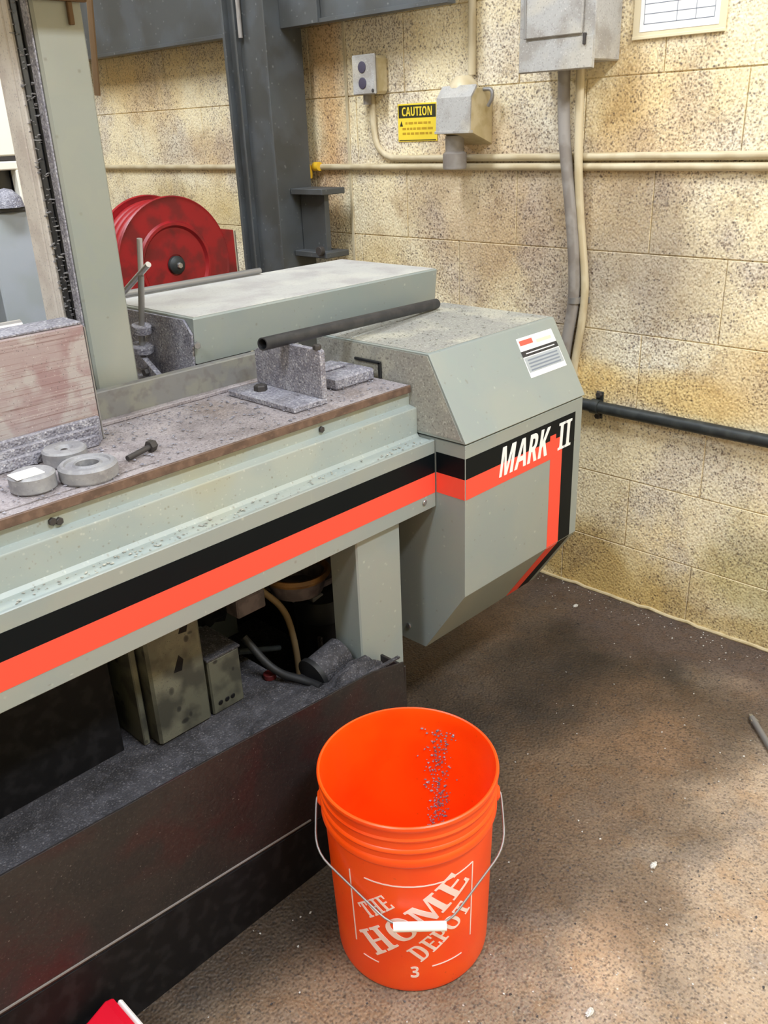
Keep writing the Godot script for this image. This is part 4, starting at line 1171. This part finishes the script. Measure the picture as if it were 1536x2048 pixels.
# ------------------------------------------------------------------ orange bucket
func bucket() -> void:
	var c := Vector3(-1.265, 0.0, -0.77)
	var d := Vector3(-0.725, 0, 0.689)       # towards the bail's hanging side
	var q := Vector3(0.689, 0, 0.725)
	var o := thing("bucket", "orange plastic bucket with wire handle standing on the shop floor", "bucket", c)
	var p := [Vector2(0, 0.004), Vector2(0.12, 0.004), Vector2(0.123, 0.0), Vector2(0.1265, 0.0), Vector2(0.1295, 0.003), Vector2(0.1305, 0.01)]
	for i in 9:
		var y := 0.03 + 0.03 * i
		p.append(Vector2(0.1305 + 0.0085 * y / 0.28, y))
	p.append_array([Vector2(0.1388, 0.282), Vector2(0.1435, 0.286), Vector2(0.1445, 0.289), Vector2(0.1445, 0.296), Vector2(0.143, 0.299), Vector2(0.1412, 0.301), Vector2(0.1412, 0.311), Vector2(0.1445, 0.314), Vector2(0.1455, 0.317), Vector2(0.1445, 0.32), Vector2(0.142, 0.322), Vector2(0.142, 0.334), Vector2(0.1445, 0.337), Vector2(0.1448, 0.34), Vector2(0.1425, 0.343), Vector2(0.143, 0.354), Vector2(0.1462, 0.358), Vector2(0.1472, 0.362), Vector2(0.1465, 0.3655), Vector2(0.1445, 0.367), Vector2(0.142, 0.366), Vector2(0.1405, 0.36)])
	for i in 6:
		p.append(Vector2(0.1395 - 0.011 * i / 5.0, 0.345 - 0.33 * i / 5.0))
	p.append(Vector2(0.122, 0.008))
	p.append(Vector2(0, 0.008))
	obj("body", lathe(p, c, Vector3.UP, 96), "orange_plastic", o)
	var pts := []
	# bail: two straight ends, then slanting in to a white grip hanging before the wall
	var l := [[-0.1475, 0.0, 0.3], [-0.152, 0.0, 0.299], [-0.152, 0.42, 0.246], [-0.03, 1.0, 0.178], [0.052, 1.0, 0.178], [0.152, 0.42, 0.246], [0.152, 0.0, 0.299], [0.1475, 0.0, 0.3]]
	for k in l:
		pts.append(c + q * k[0] + d * (0.154 * k[1]) + Vector3(0, k[2], 0))
	obj("wire_handle", tube(bend(pts, 0.03, 5), 0.0018, 10), "bolt_steel", o)
	obj("grip", tube(PackedVector3Array([c + q * -0.03 + d * 0.154 + Vector3(0, 0.178, 0), c + q * 0.052 + d * 0.154 + Vector3(0, 0.178, 0)]), 0.0075, 16), "white_print", o, "white plastic grip on the wire")
	for s in [-1.0, 1.0]:
		obj("handle_ear", lathe([Vector2(0, -0.006), Vector2(0.014, -0.006), Vector2(0.014, 0.003), Vector2(0.009, 0.007), Vector2(0, 0.007)], c + q * (s * 0.1425) + Vector3(0, 0.3, 0), q * s, 20), "orange_plastic", o)
	# printed mark: frame, slanted lettering; wrapped on the wall
	var on := func(t: PackedVector3Array) -> PackedVector3Array:   # (arc, height, proud)
		var r := PackedVector3Array()
		for v in t:
			var rad := 0.1305 + 0.0085 * v.y / 0.28 + 0.0002 + v.z
			var a := v.x / 0.135
			r.append(c + d * (cos(a) * rad) + q * (sin(a) * rad) + Vector3(0, v.y, 0))
		return r
	var line := func(a: Vector2, b: Vector2, th: float, h := 0.0006) -> PackedVector3Array:
		var n := (b - a).orthogonal().normalized() * th * 0.5
		var f := slab([Vector3(a.x + n.x, a.y + n.y, 0), Vector3(b.x + n.x, b.y + n.y, 0), Vector3(b.x - n.x, b.y - n.y, 0), Vector3(a.x - n.x, a.y - n.y, 0)], Vector3(0, 0, 1), h)
		return finer(f, 0.012)
	obj("printed_frame", on.call(join([line.call(Vector2(-0.104, 0.085), Vector2(-0.104, 0.243), 0.0022), line.call(Vector2(0.104, 0.09), Vector2(0.104, 0.252), 0.0022), line.call(Vector2(-0.075, 0.243), Vector2(0.05, 0.243), 0.0022), line.call(Vector2(0.05, 0.243), Vector2(0.104, 0.252), 0.0022), line.call(Vector2(0.03, 0.06), Vector2(0.085, 0.062), 0.002), line.call(Vector2(-0.09, 0.062), Vector2(-0.06, 0.06), 0.002)])), "pink_print", o)
	var ang := deg_to_rad(42.0)
	var u := Vector3(cos(ang), sin(ang), 0)
	var v := Vector3(-sin(ang), cos(ang), 0)
	for k in [["THE", Vector3(-0.073, 0.155, 0), 0.062, 0.03], ["HOME", Vector3(-0.062, 0.076, 0), 0.215, 0.05], ["DEPOT", Vector3(0.012, 0.074, 0), 0.125, 0.036]]:
		obj("lettering", on.call(finer(placed(letters(k[0], "Droid Serif"), k[1], u * k[2], v * k[3], Vector3(0, 0, 0.0006)), 0.01)), "pink_print", o)
	obj("lettering", on.call(finer(placed(letters("3", "Droid Sans"), Vector3(-0.006, 0.038, 0), Vector3(0.014, 0, 0), Vector3(0, 0.026, 0), Vector3(0, 0, 0.0006)), 0.01)), "pink_print", o)
	# dust clinging to the inside
	var sp := []
	for i in 420:
		var a := -2.72 + rng.randfn(0.0, 0.085)
		var y := 0.02 + 0.31 * pow(rng.randf(), 1.4)
		var rad := 0.1285 + 0.011 * y / 0.345 - 0.0012
		sp.append(c + d * (cos(a) * rad) + q * (sin(a) * rad) * -1.0 + Vector3(0, y, 0))
	flakes("clinging_dust", "", sp, "swarf", 0.0032, o)

# ------------------------------------------------------------------ far left, seen past the post
func left_background() -> void:
	var z := -2.5
	var o := thing("machine_enclosure", "white machine enclosure with a dark window and pale blue panel at far left", "machine", Vector3(-1.3, 0, -2.7))
	obj("upper_panel", box(Vector3(-2.2, 1.27, -2.95), Vector3(-0.86, 1.95, z), 0.004), "cabinet_white", o)
	obj("gasket", box(Vector3(-2.2, 1.259, -2.95), Vector3(-0.862, 1.27, z - 0.002), 0.001), "dark_bolt", o)
	obj("window_frame", join([box(Vector3(-2.2, 1.235, z - 0.03), Vector3(-0.9, 1.257, z + 0.004), 0.003), box(Vector3(-0.928, 1.14, z - 0.03), Vector3(-0.915, 1.235, z + 0.004), 0.003)]), "cabinet_white", o)
	obj("window_opening", box(Vector3(-2.2, 1.14, -2.93), Vector3(-0.93, 1.235, z - 0.035), 0.001), "dark_opening", o)
	obj("sill", box(Vector3(-2.2, 1.128, -2.95), Vector3(-0.915, 1.14, z + 0.008), 0.002), "charcoal", o)
	obj("spindle_guard", lathe([Vector2(0.0, 0.0), Vector2(0.045, 0.0), Vector2(0.04, 0.025), Vector2(0.02, 0.045), Vector2(0.0, 0.05)], Vector3(-0.965, 1.14, z - 0.01), Vector3.UP, 24), "swarf", o)
	obj("pale_panel", box(Vector3(-1.035, 0.3, -2.95), Vector3(-0.915, 1.127, z), 0.004), "pale_blue", o)
	obj("side_panel", box(Vector3(-0.915, 0.0, -2.95), Vector3(-0.86, 1.259, z - 0.03), 0.003), "pale_blue", o)
	obj("lower_opening", box(Vector3(-2.2, 0.3, -2.95), Vector3(-1.04, 1.127, z - 0.1), 0.002), "dark_opening", o)
	obj("olive_pipe", tube(PackedVector3Array([Vector3(-1.075, 0.95, z - 0.05), Vector3(-1.055, 1.09, z - 0.05)]), 0.03, 16), "olive_part", o)
	obj("plinth", box(Vector3(-2.2, 0.0, -2.94), Vector3(-0.92, 0.3, z - 0.01), 0.002), "charcoal", o)

func floor_things() -> void:
	# tip of a flat steel bar at the right edge
	var a := Vector3(-0.301, 0.0, -0.57)
	var dir := Vector3(-0.079, 0, 0.074).normalized()
	var sd := Vector3(0.68, 0, 0.73)
	var o := thing("pry_bar", "thin steel bar lying on the floor, its tip at the right edge", "bar", a)
	obj("shaft", tube(PackedVector3Array([a + dir * 0.012 + Vector3(0, 0.008, 0), a + dir * 0.6 + Vector3(0, 0.008, 0)]), 0.0075, 10), "bolt_steel", o)
	obj("tip", slab([a + Vector3(0, 0.004, 0) - sd * 0.003, a + Vector3(0, 0.004, 0) + sd * 0.003, a + dir * 0.03 + sd * 0.0085 + Vector3(0, 0.006, 0), a + dir * 0.03 - sd * 0.0085 + Vector3(0, 0.006, 0)], Vector3.UP, 0.007), "chrome", o)
	# red container with a white side at the bottom edge
	o = thing("red_carton", "bright red container with a white side cut off at the bottom edge", "container", Vector3(-1.76, 0, -0.94))
	obj("shell", prism(PackedVector2Array([Vector2(-1.84, 0.0), Vector2(-1.845, 0.08), Vector2(-1.775, 0.085), Vector2(-1.742, 0.1), Vector2(-1.73, 0.096), Vector2(-1.724, 0.0)]), Vector3(0, 0, -0.97), Vector3(1, 0, 0), Vector3(0, 1, 0), Vector3(0, 0, 1), 0.1, 0.004), "red_plastic", o)
	obj("white_side", box(Vector3(-1.7275, 0.006, -0.965), Vector3(-1.719, 0.09, -0.875), 0.003), "white_print", o, "white end face")
	# grit and shavings
	var pts := []
	for i in 240:
		pts.append(Vector3(rng.randf_range(-1.9, -0.02), 0.0005, rng.randf_range(-1.0, 0.3)))
	for i in 260:
		pts.append(Vector3(-0.01 - absf(rng.randfn(0, 0.06)), 0.0005, rng.randf_range(-1.7, 0.2)))
	flakes("floor_grit", "pale grit and shavings scattered over the brown floor", pts, "flake_light", 0.003)
	pts = []
	for i in 900:
		pts.append(Vector3(rng.randf_range(-1.9, -0.02), 0.0004, rng.randf_range(-1.3, 0.3)))
	flakes("floor_specks", "dark specks of grit scattered over the brown floor", pts, "flake_dark", 0.003)
	for k in [["pale paper scrap on the floor beside the wall, farthest into the corner", Vector3(-0.12, 0.0, -1.16)], ["small pale shaving on the open floor, halfway to the wall", Vector3(-0.86, 0, -0.52)], ["pale shaving on the floor close beside the right of the bucket", Vector3(-1.2, 0, -0.45)]]:
		var c: Vector3 = k[1]
		tag(obj("floor_scrap", lump(c + Vector3(0, 0.003, 0), Vector3(0.009, 0.0032, 0.005), int(c.z * -100), 0.3), "flake_light"), k[0], "scrap")
